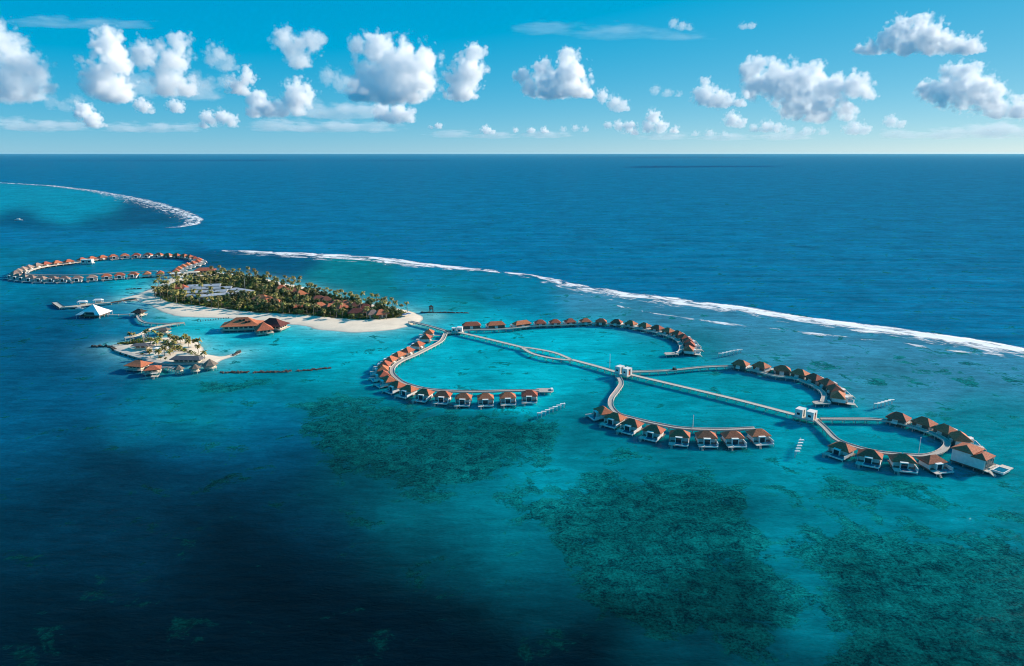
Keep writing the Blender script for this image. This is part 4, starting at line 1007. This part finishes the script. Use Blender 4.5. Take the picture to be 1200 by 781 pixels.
def kiosk(u, v, r_, label):
    p = G(u, v, 4.5); p.z = 0
    t = thing('thatched_kiosk', label, 'kiosk', p, R(20), 'thatched kiosks on stilts')
    link('platform', MB().cone(0, 0, 1.5, 2.0, r_ * .95, 10, r_ * .95, .2).mesh('platform', M['deck_pale']), t)
    link('wall', MB().cone(0, 0, 2.0, 4.0, r_ * .72, 10, r_ * .72, .2).mesh('wall', M['cream']), t)
    link('roof', MB().cone(0, 0, 3.6, 3.9 + r_ * .85, r_ * 1.2, 6).mesh('roof', M['thatch']), t)
    for i in range(6): link('stilt', st, t, (r_ * .8 * math.cos(i * 1.047), r_ * .8 * math.sin(i * 1.047), 0))
kiosk(209.5, 431, 2.9, 'thatched kiosk on stilts nearest the red-roofed halls'); kiosk(228.5, 430, 3.1, 'middle one of three thatched kiosks on stilts'); kiosk(246, 426, 4.4, 'widest thatched kiosk, beside the foot of the sand spit')
boardwalk([(182, 428.5), (190, 431), (198, 430.5), (207, 433)], 'zigzag footway from the red-roofed halls to the first thatched kiosk', 1.8, 2.0, 4)
boardwalk([(228, 428.5), (228.5, 432)], 'stubby footway to the middle thatched kiosk', 1.8, 2.0, 3)
boardwalk([(236, 428.3), (243, 429.5), (250, 428.6)], 'stubby footway in front of the widest thatched kiosk', 1.8, 2.0, 3)
pool(165, 412.6, 175.5, 413.6, 6, 'blue pool of the small sand island', 1.42)
for i, (u, v) in enumerate(((183, 412), (188, 414), (194, 411), (178, 409))):
    t = thing('parasol', ('parasol by the pool corner of the small island', 'parasol closest to the bar on the small island', 'parasol at the beach edge of the pool terrace', 'parasol beside the white house of the small island')[i], 'parasol', G(u, v, 1.4), 0, 'parasols round the small island pool')
    link('canopy', MB().cone(0, 0, 2.3, 3.2, 2.3, 8).mesh('canopy', M[('white', 'thatch')[i % 2]]), t); link('pole', MB().cyl((0, 0, 0), (0, 0, 2.4), .07, .07).mesh('pole', M['white']), t)
me = MB().ribbon([p for p in pxpath([(137, 409.5), (150, 414), (165, 418.5), (180, 423), (200, 425.5), (222, 424.8), (240, 425)], 3, 1.4)], 4.5, .4, 1.56).mesh('path', M['stone']); setting('path', me)

# ------------------------------------------------------------------ planting
def palm_kit(seed, h):
    r_ = random.Random(seed); lean = Vector((r_.uniform(-1, 1), r_.uniform(-1, 1), 0)) * h * .10
    b = MB(); prev = None; n = 6; pts = []
    for i in range(n + 1):
        t = i / n; pts.append((Vector((lean.x * t * t, lean.y * t * t, h * t - .4)), .26 - .13 * t))
    for (p, r0), (q, r1) in zip(pts, pts[1:]): b.cyl(p, q, r0, r1, 6)
    trunk = b.mesh('trunk', M['trunk'])
    top = pts[-1][0]; c_ = MB()
    for k in range(17):
        az = k * 2.4 + r_.uniform(-.25, .25); el = r_.uniform(-.25, 1.05) if k > 3 else 1.1
        Ln = r_.uniform(2.9, 3.9); p = Vector(top); d = Vector((math.cos(az) * math.cos(el), math.sin(az) * math.cos(el), math.sin(el)))
        side = Vector((-math.sin(az), math.cos(az), 0)); prevv = None
        for s in range(6):
            t = s / 5; wdt = (.12, .62, .74, .66, .42, .04)[s]
            dn = Vector((0, 0, -wdt * .55))
            row = [p + side * wdt + dn, Vector(p), p - side * wdt + dn]
            if prevv: c_.add(prevv + row, [(0, 1, 4, 3), (1, 2, 5, 4)])
            prevv = row
            p = p + d * (Ln / 5); d = (d + Vector((0, 0, -.30 - .16 * s))).normalized()
    for k in range(5): 
        a_ = k * 1.25; c_.cyl(top + Vector((.25 * math.cos(a_), .25 * math.sin(a_), -.35)), top + Vector((.3 * math.cos(a_), .3 * math.sin(a_), -.1)), .16, .12, 5)
    me = bpy.data.meshes.new('crown'); me.from_pydata(c_.v, [], c_.f); me.materials.append(M['palm'])
    return trunk, me
def tree_kit(seed, h, rad, m):
    r_ = random.Random(seed); b = MB()
    b.cyl((0, 0, -.4), (0, 0, h * .45), .3, .2, 6)
    lumps = []
    for k in range(9):
        a_ = r_.uniform(0, 6.28); rr = rad * .62 * math.sqrt(r_.random()); z = h * r_.uniform(.42, .86)
        c_ = Vector((rr * math.cos(a_), rr * math.sin(a_), z)); lumps.append((c_, rad * r_.uniform(.28, .5)))
        if k < 6: b.cyl((0, 0, h * .3), c_, .14, .05, 5)
    trunk = b.mesh('trunk', M['trunk']); vs = []; fs = []
    for c_, s in lumps:
        for k in range(58):
            d = Vector((r_.gauss(0, 1), r_.gauss(0, 1), r_.gauss(0, 1))).normalized()
            p = c_ + Vector((d.x, d.y, d.z * .75)) * s * r_.uniform(.6, 1.1)
            nrm = (d + Vector((r_.uniform(-.6, .6), r_.uniform(-.6, .6), r_.uniform(-.2, .9)))).normalized()
            a1 = nrm.orthogonal().normalized(); a2 = nrm.cross(a1); w_ = r_.uniform(.28, .55)
            i = len(vs); vs += [p + a1 * w_, p + a2 * w_ * .7, p - a1 * w_, p - a2 * w_ * .7]; fs.append((i, i + 1, i + 2, i + 3))
    me = bpy.data.meshes.new('crown'); me.from_pydata([tuple(v) for v in vs], [], fs); me.materials.append(M[m])
    return trunk, me
PALMS = [palm_kit(100 + i, h) for i, h in enumerate((7.2, 8.2, 9.2, 10.2, 11.2, 7.8))]
SHORT = [palm_kit(140 + i, h) for i, h in enumerate((3.6, 4.6, 5.4))]
TREES = [tree_kit(200 + i, h, rd, m) for i, (h, rd, m) in enumerate(((6.5, 4.0, 'leaf'), (5.2, 3.6, 'leaf'), (7.6, 4.2, 'leaf_dark'), (4.2, 3.0, 'leaf'), (6.0, 4.4, 'leaf_dark')))]
def plant(k, p, s, name, label, cat, group):
    t = thing(name, label, cat, p, random.uniform(0, 6.28), group)
    t.scale = (s, s, s * random.uniform(.92, 1.08))
    link('trunk', k[0], t); link('crown', k[1], t)
# candidate spots over the wooded part, kept apart and clear of the buildings
minx, miny = VEGW.min(0); maxx, maxy = VEGW.max(0)
def ok(x, y, taken, sep, clear=1.0):
    for fx, fy, fr in FOOT:
        if (x - fx) ** 2 + (y - fy) ** 2 < (fr * clear) ** 2: return False
    for tx, ty in taken:
        if (x - tx) ** 2 + (y - ty) ** 2 < sep * sep: return False
    return True
for u, v, r in ((250, 353, 5), (257, 352.5, 5), (264, 351.5, 5), (271, 350.5, 5), (278, 349.5, 5), (222, 330, 6), (230, 329.5, 6), (238, 328.5, 7), (215, 328, 6), (232, 322.5, 7), (240, 320.5, 7), (248, 319, 7)): keep(u, v, r)
def zone(u, v):
    if u < 235: return 0
    if u < 330: return 1 if v < 349 else 2
    return 3 if v < 358 else 4
ZN = ['on the western grove behind the wide beach', 'in the belt of trees behind the grey-roofed complex', 'in the front grove before the grey-roofed complex', 'along the ocean shore of the island', 'among the bungalows above the front beach']
pos = []; npalm = 0; ntree = 0; tries = 0
edgeV = lambda x, y: float(sdist(VEGW, np.array([x]), np.array([y]))[0])
def uv(x, y):
    a_, b_ = chart(np.array([x]), np.array([y])); return float(a_[0]), float(b_[0])
while npalm < 215 and tries < 20000:
    tries += 1
    x, y = random.uniform(minx, maxx), random.uniform(miny, maxy)
    d = edgeV(x, y)
    if d < -3: continue
    u, v = uv(x, y)
    # palms gather towards the shores and the west grove
    pr = .8 if d < 12 else .35
    if u < 240: pr = 1.0
    if random.random() > pr: continue
    if not ok(x, y, pos, 4.3, 1.0): continue
    pos.append((x, y)); npalm += 1; z = zone(u, v)
    plant(random.choice(PALMS), (x, y, 1.15), random.uniform(.85, 1.12), 'palm_tree', 'coconut palm ' + ZN[z], 'palm tree', 'palms ' + ZN[z])
tp = list(pos); tries = 0
while ntree < 298 and tries < 30000:
    tries += 1
    x, y = random.uniform(minx, maxx), random.uniform(miny, maxy)
    d = edgeV(x, y)
    if d < 1.5: continue
    if not ok(x, y, tp, 2.6, 1.0): continue
    if any((x - a_) ** 2 + (y - b_) ** 2 < 19 for a_, b_ in tp[npalm:]): continue
    tp.append((x, y)); ntree += 1; u, v = uv(x, y); z = zone(u, v)
    plant(random.choice(TREES), (x, y, 1.15), random.uniform(.92, 1.32), 'broadleaf_tree', 'low leafy tree ' + ZN[z], 'tree', 'broadleaf trees ' + ZN[z])
# lone palms on open sand
for u, v in ((186, 331), (190, 329), (195, 331), (186, 336), (199, 327), (202, 329), (207, 326), (383, 346.5), (393, 350.5), (396, 351), (405, 353.5), (414, 355.5), (418, 356.5), (432, 358.6), (435, 359), (439, 359.6), (442, 360.2), (447, 361.5), (452, 362.2), (258, 320.6), (281, 323), (300, 326.5), (340, 334.2), (364, 340)):
    plant(random.choice(PALMS[:3] + PALMS[5:]), G(u, v, 1.0), random.uniform(.8, 1.0), 'palm_tree', 'lone coconut palm standing on the open sand at the edge of the trees', 'palm tree', 'lone palms on the island sand')
SP_ = [(153, 401.5), (158, 400.5), (170, 398.5), (175, 398.2), (181, 398), (187, 398), (199, 397.8), (203, 400.5), (208, 402), (212, 401.5), (217, 401.3), (221, 402), (221.5, 408), (207, 404), (229, 406), (233, 405.5), (232.5, 413), (211, 411.5), (203, 407.5), (196, 405), (188, 404), (184, 407), (177, 405), (193, 417), (200, 416.5), (176, 419), (186, 419.5), (203, 414.5), (240, 420.5)]
for i, (u, v) in enumerate(SP_):
    tall = v < 402 and u < 182
    plant(random.choice(PALMS if tall else SHORT), G(u, v, 1.4), random.uniform(.75, .95) if tall else random.uniform(.85, 1.15), 'palm_tree', 'tall palm by the ramp of the small sand island' if tall else 'short palm on the sand of the small island', 'palm tree', 'palms of the small sand island')
for u, v in ((139, 404.5), (144, 404), (149, 403.5), (156, 403), (160, 402.6), (180, 400), (186, 400.4), (192, 401.5), (198, 404), (204, 406), (210, 408.5), (216, 411), (223, 413.5), (229, 415.5), (199, 411), (205, 411), (190, 408), (180, 405), (237, 419.5), (188, 421.5), (194, 422), (167, 416.5)):
    plant(random.choice(TREES), G(u, v, 1.35), random.uniform(.26, .42), 'shrub', 'small green shrub planted on the small sand island', 'shrub', 'shrubs of the small sand island')
# undergrowth
def undergrowth(polys, n, label, zb, sc_=1.0):
    vs = []; fs = []; r_ = random.Random(5)
    for P in polys:
        x0, y0 = P.min(0); x1, y1 = P.max(0)
        m_ = int(n * (1 if len(polys) == 1 else .5)) * 2
        xs = np.array([r_.uniform(x0, x1) for _ in range(m_)]); ys = np.array([r_.uniform(y0, y1) for _ in range(m_)])
        d = sdist(P, xs, ys)
        for x, y, dd in zip(xs, ys, d):
            g = mnoise.noise((x * .07, y * .07, 2))
            if dd < .6 or g < -.25: continue
            if any((x - fx) ** 2 + (y - fy) ** 2 < (fr * .8) ** 2 for fx, fy, fr in FOOT): continue
            z = zb + abs(r_.gauss(0, 1.1)) * sc_ * min(1, dd / 3) * (.6 + g)
            nrm = Vector((r_.uniform(-.8, .8), r_.uniform(-.8, .8), r_.uniform(.3, 1))).normalized()
            a1 = nrm.orthogonal().normalized(); a2 = nrm.cross(a1); w_ = r_.uniform(.35, .75) * sc_; p = Vector((x, y, z))
            i = len(vs); vs += [p + a1 * w_, p + a2 * w_ * .8, p - a1 * w_, p - a2 * w_ * .8]; fs.append((i, i + 1, i + 2, i + 3))
    me = bpy.data.meshes.new('undergrowth'); me.from_pydata([tuple(v) for v in vs], [], fs); me.materials.append(M['shrub'])
    o = setting('undergrowth', me, 'stuff'); o['label'] = label; o['category'] = 'undergrowth'
undergrowth([VEGW], 30000, 'low green undergrowth beneath the trees of the main island', 1.25)
undergrowth(SPLOT, 1500, 'strips of low green planting on the small sand island', 1.5, .9)

# ------------------------------------------------------------------ sea haze (the sky and the clouds lie outside it)
hm = bpy.data.materials.new('sea_haze'); hm.use_nodes = True
hn = hm.node_tree.nodes; hn.remove(hn['Principled BSDF'])
hv = hn.new('ShaderNodeVolumePrincipled'); hv.inputs['Color'].default_value = (.35, .84, 1, 1); hv.inputs['Density'].default_value = 4.5e-6; hv.inputs['Anisotropy'].default_value = .2
hm.node_tree.links.new(hv.outputs[0], hn['Material Output'].inputs['Volume'])
o = setting('haze', MB().box(-60000, 60000, -3000, 60000, -1.5, 190).mesh('haze', hm), 'stuff'); o['label'] = 'thin pale sea haze lying over the far water'; o['category'] = 'haze'

# ------------------------------------------------------------------ clouds
def at_depth(u, v, d):
    x, y, z = ray(u, v); t = d / y
    return Vector((x * t, d, H + z * t))
def cloud_material(sig, size, cores, base, g=.05):
    """vapour: the towers' cores swell the density, fractal billows eat into it, the base is flat"""
    m = bpy.data.materials.new('cloud_vapour'); m.use_nodes = True
    nt = m.node_tree; N = nt.nodes; L = nt.links
    N.remove(N['Principled BSDF'])
    tc = N.new('ShaderNodeTexCoord'); P_ = tc.outputs['Object']
    def mth(op, a_, b_, clamp=False):
        n = N.new('ShaderNodeMath'); n.operation = op; n.use_clamp = clamp
        for i, s_ in enumerate((a_, b_)):
            if isinstance(s_, (int, float)): n.inputs[i].default_value = s_
            else: L.new(s_, n.inputs[i])
        return n.outputs[0]
    f = None
    for c_, r in cores:
        dn = N.new('ShaderNodeVectorMath'); dn.operation = 'DISTANCE'; L.new(P_, dn.inputs[0]); dn.inputs[1].default_value = c_
        k = N.new('ShaderNodeMath'); k.operation = 'MULTIPLY_ADD'; L.new(dn.outputs['Value'], k.inputs[0]); k.inputs[1].default_value = -1 / r; k.inputs[2].default_value = 1
        if f is None: f = k.outputs[0]
        else:
            n = N.new('ShaderNodeMath'); n.operation = 'SMOOTH_MAX'; L.new(f, n.inputs[0]); L.new(k.outputs[0], n.inputs[1]); n.inputs[2].default_value = .12; f = n.outputs[0]
    no = N.new('ShaderNodeTexNoise'); no.inputs['Scale'].default_value = .75 / size; no.inputs['Detail'].default_value = 5; no.inputs['Roughness'].default_value = .52
    L.new(P_, no.inputs['Vector'])
    vo = N.new('ShaderNodeTexVoronoi'); vo.inputs['Scale'].default_value = 1.25 / size
    vo.inputs['Detail'].default_value = 1.5; vo.inputs['Roughness'].default_value = .5
    L.new(P_, vo.inputs['Vector'])
    e = mth('ADD', f, mth('MULTIPLY', mth('SUBTRACT', no.outputs['Fac'], .5), CL_N))
    e = mth('ADD', e, mth('MULTIPLY', mth('SUBTRACT', .42, vo.outputs['Distance']), CL_V))
    sx = N.new('ShaderNodeSeparateXYZ'); L.new(P_, sx.inputs[0])
    fb = N.new('ShaderNodeMapRange'); fb.inputs['From Min'].default_value = base - size * .25; fb.inputs['From Max'].default_value = base + size * .35; fb.inputs['To Min'].default_value = -.45; fb.inputs['To Max'].default_value = 0
    L.new(sx.outputs['Z'], fb.inputs['Value'])
    e = mth('ADD', e, fb.outputs[0])
    mr = N.new('ShaderNodeMapRange'); mr.interpolation_type = 'SMOOTHSTEP'; mr.inputs['From Min'].default_value = .26; mr.inputs['From Max'].default_value = .58; mr.inputs['To Max'].default_value = sig
    L.new(e, mr.inputs['Value'])
    v = N.new('ShaderNodeVolumePrincipled'); v.inputs['Color'].default_value = (1, 1, 1, 1); v.inputs['Anisotropy'].default_value = g
    L.new(mr.outputs[0], v.inputs['Density'])
    L.new(v.outputs[0], N['Material Output'].inputs['Volume'])
    m.cycles.volume_step_rate = CL_STEP
    return m
CL_N, CL_V, CL_STEP, CL_OD = 1.42, .36, .36, .20
def ico(sub):
    import bmesh
    bm = bmesh.new(); bmesh.ops.create_icosphere(bm, subdivisions=sub, radius=1)
    vs = np.array([v.co[:] for v in bm.verts]); fs = np.array([[v.index for v in f.verts] for f in bm.faces]); bm.free(); return vs, fs
IV, IF = ico(2)
def cloud(blobs, label, od=7.0, group='cumulus clouds over the sea', sx=1.0):
    vb = max(b_[1] + b_[2] * .6 for b_ in blobs)
    el = max((180 - vb) / FPX, .018)
    d = min(max(1250 / el, 9500), 42000)
    mpp = d / FPX                      # metres per chart pixel at that distance
    r_ = random.Random(int(blobs[0][0] * 7 + blobs[0][1]))
    rm = sum(b_[2] for b_ in blobs) / len(blobs)
    u0 = sum(b_[0] for b_ in blobs) / len(blobs); v0 = sum(b_[1] for b_ in blobs) / len(blobs)
    O = at_depth(u0, v0, d); V_ = []; F_ = []; n = 0; cores = []
    for u, v, r in blobs:
        c0 = at_depth(u, v, d) - O; c0.x /= sx; c0.y += r_.uniform(-.6, .6) * rm * mpp
        R_ = r * mpp * 2.7; cores.append((c0, R_))
        V_.append(IV * R_ * .95 + np.array(c0)); F_.append(IF + n); n += len(IV)
    V_ = np.concatenate(V_); F_ = np.concatenate(F_)
    base = (at_depth(u0, max(b_[1] + b_[2] * .75 for b_ in blobs), d) - O).z
    me = bpy.data.meshes.new('cloud'); me.from_pydata(V_.tolist(), [], F_.tolist())
    tmp = bpy.data.objects.new('tmp_cloud', me); col.objects.link(tmp)
    m_ = tmp.modifiers.new('a', 'REMESH'); m_.mode = 'VOXEL'; m_.voxel_size = max(rm * mpp / 4, (max(b_[0] for b_ in blobs) - min(b_[0] for b_ in blobs)) * mpp / sx / 120)
    bpy.context.view_layer.update()
    fin = bpy.data.meshes.new_from_object(tmp.evaluated_get(bpy.context.evaluated_depsgraph_get()))
    bpy.data.objects.remove(tmp); bpy.data.meshes.remove(me)
    fin.name = 'cloud'; fin.materials.clear(); fin.materials.append(cloud_material(od * CL_OD / (rm * mpp), rm * mpp, cores, base))
    t = thing('cloud', label, 'cloud', O, 0, group, fin); t.scale = (sx, 1, 1)

CLOUDS = [
 ([(3, 45, 12), (12, 65, 15), (28, 80, 15), (38, 95, 13), (15, 96, 16), (3, 108, 14), (54, 104, 6), (30, 112, 10)], 'sloping cloud cut by the left edge of the sky', 5),
 ([(122, 48, 10), (128, 60, 12), (140, 74, 9), (122, 93, 14), (132, 107, 14), (144, 115, 7), (110, 100, 8)], 'tall two-lobed white cloud tower, first from the left edge', 9),
 ([(168, 64, 10), (190, 57, 6), (210, 54, 9), (200, 72, 12), (197, 92, 12), (195, 107, 10), (222, 105, 10)], 'wide-topped cloud column just right of the two-lobed tower', 5),
 ([(255, 64, 8), (266, 78, 8), (248, 70, 6)], 'faint grey cloud scrap above the left bank', 1.6),
 ([(290, 88, 6), (278, 102, 8), (285, 108, 5)], 'small bright puff below the grey scrap', 6),
 ([(333, 45, 9), (344, 58, 10), (352, 74, 9), (366, 47, 9)], 'soft cloud with a trailing top, left of the largest cumulus', 3.5),
 ([(302, 118, 8), (314, 130, 10), (330, 132, 8), (350, 112, 11), (346, 127, 7), (297, 132, 7)], 'lumpy low cumulus with one round right head', 7),
 ([(418, 54, 7), (440, 54, 10), (450, 66, 14), (475, 68, 13), (496, 66, 10), (500, 78, 7), (470, 92, 19), (490, 98, 14), (440, 98, 16), (425, 108, 12), (480, 110, 13), (455, 112, 14)], 'largest left cumulus with a broad grey-blue base', 9),
 ([(450, 134, 8), (465, 134, 9), (478, 136, 6), (460, 142, 5)], 'small flat cumulus right under the largest left one', 6),
 ([(556, 64, 8), (550, 78, 11), (543, 94, 12), (538, 108, 10), (526, 91, 5), (548, 114, 7)], 'narrow leaning cloud column at the centre of the sky', 8),
 ([(665, 70, 8), (668, 84, 11), (672, 104, 12), (650, 103, 14), (637, 82, 8), (611, 90, 6), (640, 104, 11), (686, 111, 7), (622, 103, 7)], 'triangular cumulus with a bright peak, right of the leaning column', 9),
 ([(706, 112, 5), (720, 121, 6), (728, 127, 6), (735, 128, 3)], 'small wispy cloud right below the triangular cumulus', 3.5),
 ([(826, 97, 4), (824, 112, 8), (840, 118, 9), (852, 121, 7), (868, 121, 5), (875, 112, 3)], 'low cloud with a small horn, left of the wide right bank', 5),
 ([(883, 82, 9), (885, 99, 10), (905, 94, 13), (930, 104, 16), (952, 90, 10), (975, 104, 11), (960, 118, 14), (1004, 102, 10), (1018, 106, 6), (930, 127, 9), (960, 138, 9), (990, 130, 8)], 'widest bank of cumulus in the right half of the sky', 8),
 ([(1040, 50, 9), (1057, 37, 10), (1075, 40, 12), (1095, 50, 11), (1115, 55, 9), (1138, 54, 8), (1020, 60, 7), (1060, 58, 10), (1005, 58, 4)], 'highest cumulus, upper right, with a tapering left end', 8),
 ([(1105, 84, 5), (1125, 85, 8), (1140, 91, 10), (1120, 104, 11), (1145, 108, 13), (1090, 107, 8), (1078, 105, 5), (1160, 116, 11), (1172, 130, 9), (1190, 133, 10), (1100, 116, 7)], 'cumulus at the right edge under the highest one', 7),
 ([(1045, 142, 5), (1054, 148, 4)], 'single tiny puff between the two right cumulus banks', 3),
 ([(858, 140, 6), (866, 147, 5)], 'round small puff low below the horned cloud', 5),
 ([(884, 152, 4), (898, 150, 6), (912, 152, 5)], 'flat small puffs under the left end of the widest bank', 3),
 ([(1000, 151, 7), (1011, 155, 5)], 'low puff under the right end of the widest bank', 3),
 ([(766, 139, 6), (760, 149, 5), (775, 149, 5), (790, 154, 4)], 'low tufted cloud near the horizon right of centre', 5),
 ([(725, 147, 4), (712, 147, 3), (738, 149, 5), (743, 156, 4)], 'string of low tufts left of the tufted horizon cloud', 4),
 ([(570, 153, 4), (577, 156, 2.5)], 'speck of cloud low over the centre horizon', 4),
 ([(604, 153, 2.2), (622, 154, 3), (638, 153.5, 3)], 'three tiny cloud specks low over the horizon', 4),
 ([(514, 148, 3), (505, 150, 2)], 'speck of cloud right of the small flat cumulus', 3),
 ([(99, 131, 7), (107, 142, 7), (122, 148, 3)], 'small bright cumulus below the two-lobed tower', 7),
 ([(245, 139, 6), (262, 137, 6), (271, 142, 5), (239, 148, 4)], 'arched low cumulus left of the lumpy one', 5),
 ([(168, 124, 6), (178, 132, 3)], 'small puff under the wide-topped column', 4),
 ([(205, 125, 6), (212, 131, 3)], 'second small puff right below the wide-topped column', 4),
 ([(790, 28, 4), (800, 31, 4), (808, 34, 3)], 'thin high wisp in the upper sky right of centre', 1.2),
 ([(872, 32, 3.5), (880, 32, 3.5)], 'tiny high wisp beside the thin high one', 1.5),
]
CLOUDS += [
 ([(385, 90, 7), (398, 96, 8), (412, 102, 7), (425, 108, 5)], 'thin veil of cloud trailing left from the largest left cumulus', 1.1),
 ([(925, 154, 4), (945, 155, 5), (965, 156, 4)], 'pale low tufts beneath the widest bank', 1.6),
 ([(815, 158, 3), (832, 157, 4), (850, 158, 3)], 'pale low tufts beneath the horned cloud', 1.4),
 ([(660, 152, 2.5), (674, 150, 3), (686, 153, 3)], 'small pale tufts low beneath the triangular cumulus', 1.5),
 ([(768, 106, 4), (782, 110, 4), (795, 112, 3)], 'thin scrap of cloud in the open sky left of the horned cloud', 1.1),
 ([(230, 92, 6), (245, 100, 7), (262, 96, 6)], 'soft grey veil between the wide-topped column and the small puff', .8),
 ([(60, 120, 6), (76, 126, 6), (92, 118, 5)], 'soft grey veil behind the two-lobed tower', .7),
]
for bl, lb, od in CLOUDS: cloud(bl, lb, od=od)
for bl, lb, od, sx in [
 ([(22, 147, 6), (48, 150, 6), (80, 149, 5)], 'long flat cloud streak low at the left edge of the sky', 1.3, 3.5),
 ([(150, 152, 5), (185, 151, 5), (215, 150, 4)], 'long flat cloud streak low beneath the wide-topped column', 1.2, 3.5),
 ([(325, 149, 6), (360, 151, 6), (400, 150, 6), (440, 151, 5)], 'longest flat cloud streak low left of centre', 1.4, 3.5),
 ([(372, 132, 8), (400, 134, 9), (425, 131, 8)], 'soft dim layer of cloud left of the small flat cumulus', 1.5, 2.2),
 ([(165, 100, 9), (235, 112, 9)], 'soft dim layer of cloud between the left cloud towers', 1.0, 2.0),
 ([(530, 158, 3.5), (580, 160, 3.5), (640, 159, 3.5)], 'thin pale streak just over the centre horizon', 1.1, 5),
 ([(780, 161, 4), (850, 162, 4), (920, 161, 4)], 'thin pale streak just over the horizon under the widest bank', 1.1, 5),
 ([(1060, 160, 5), (1110, 158, 6), (1165, 154, 8)], 'pale low bank over the horizon at the right edge', 1.4, 3.5),
 ([(60, 27, 5), (110, 29, 5), (150, 31, 4)], 'faint high streak across the upper left sky', .35, 5),
 ([(640, 33, 5), (720, 38, 6), (790, 44, 5)], 'faint high streak across the upper middle sky', .35, 5),
]: cloud(bl, lb, od=od, group='flat cloud streaks', sx=sx)
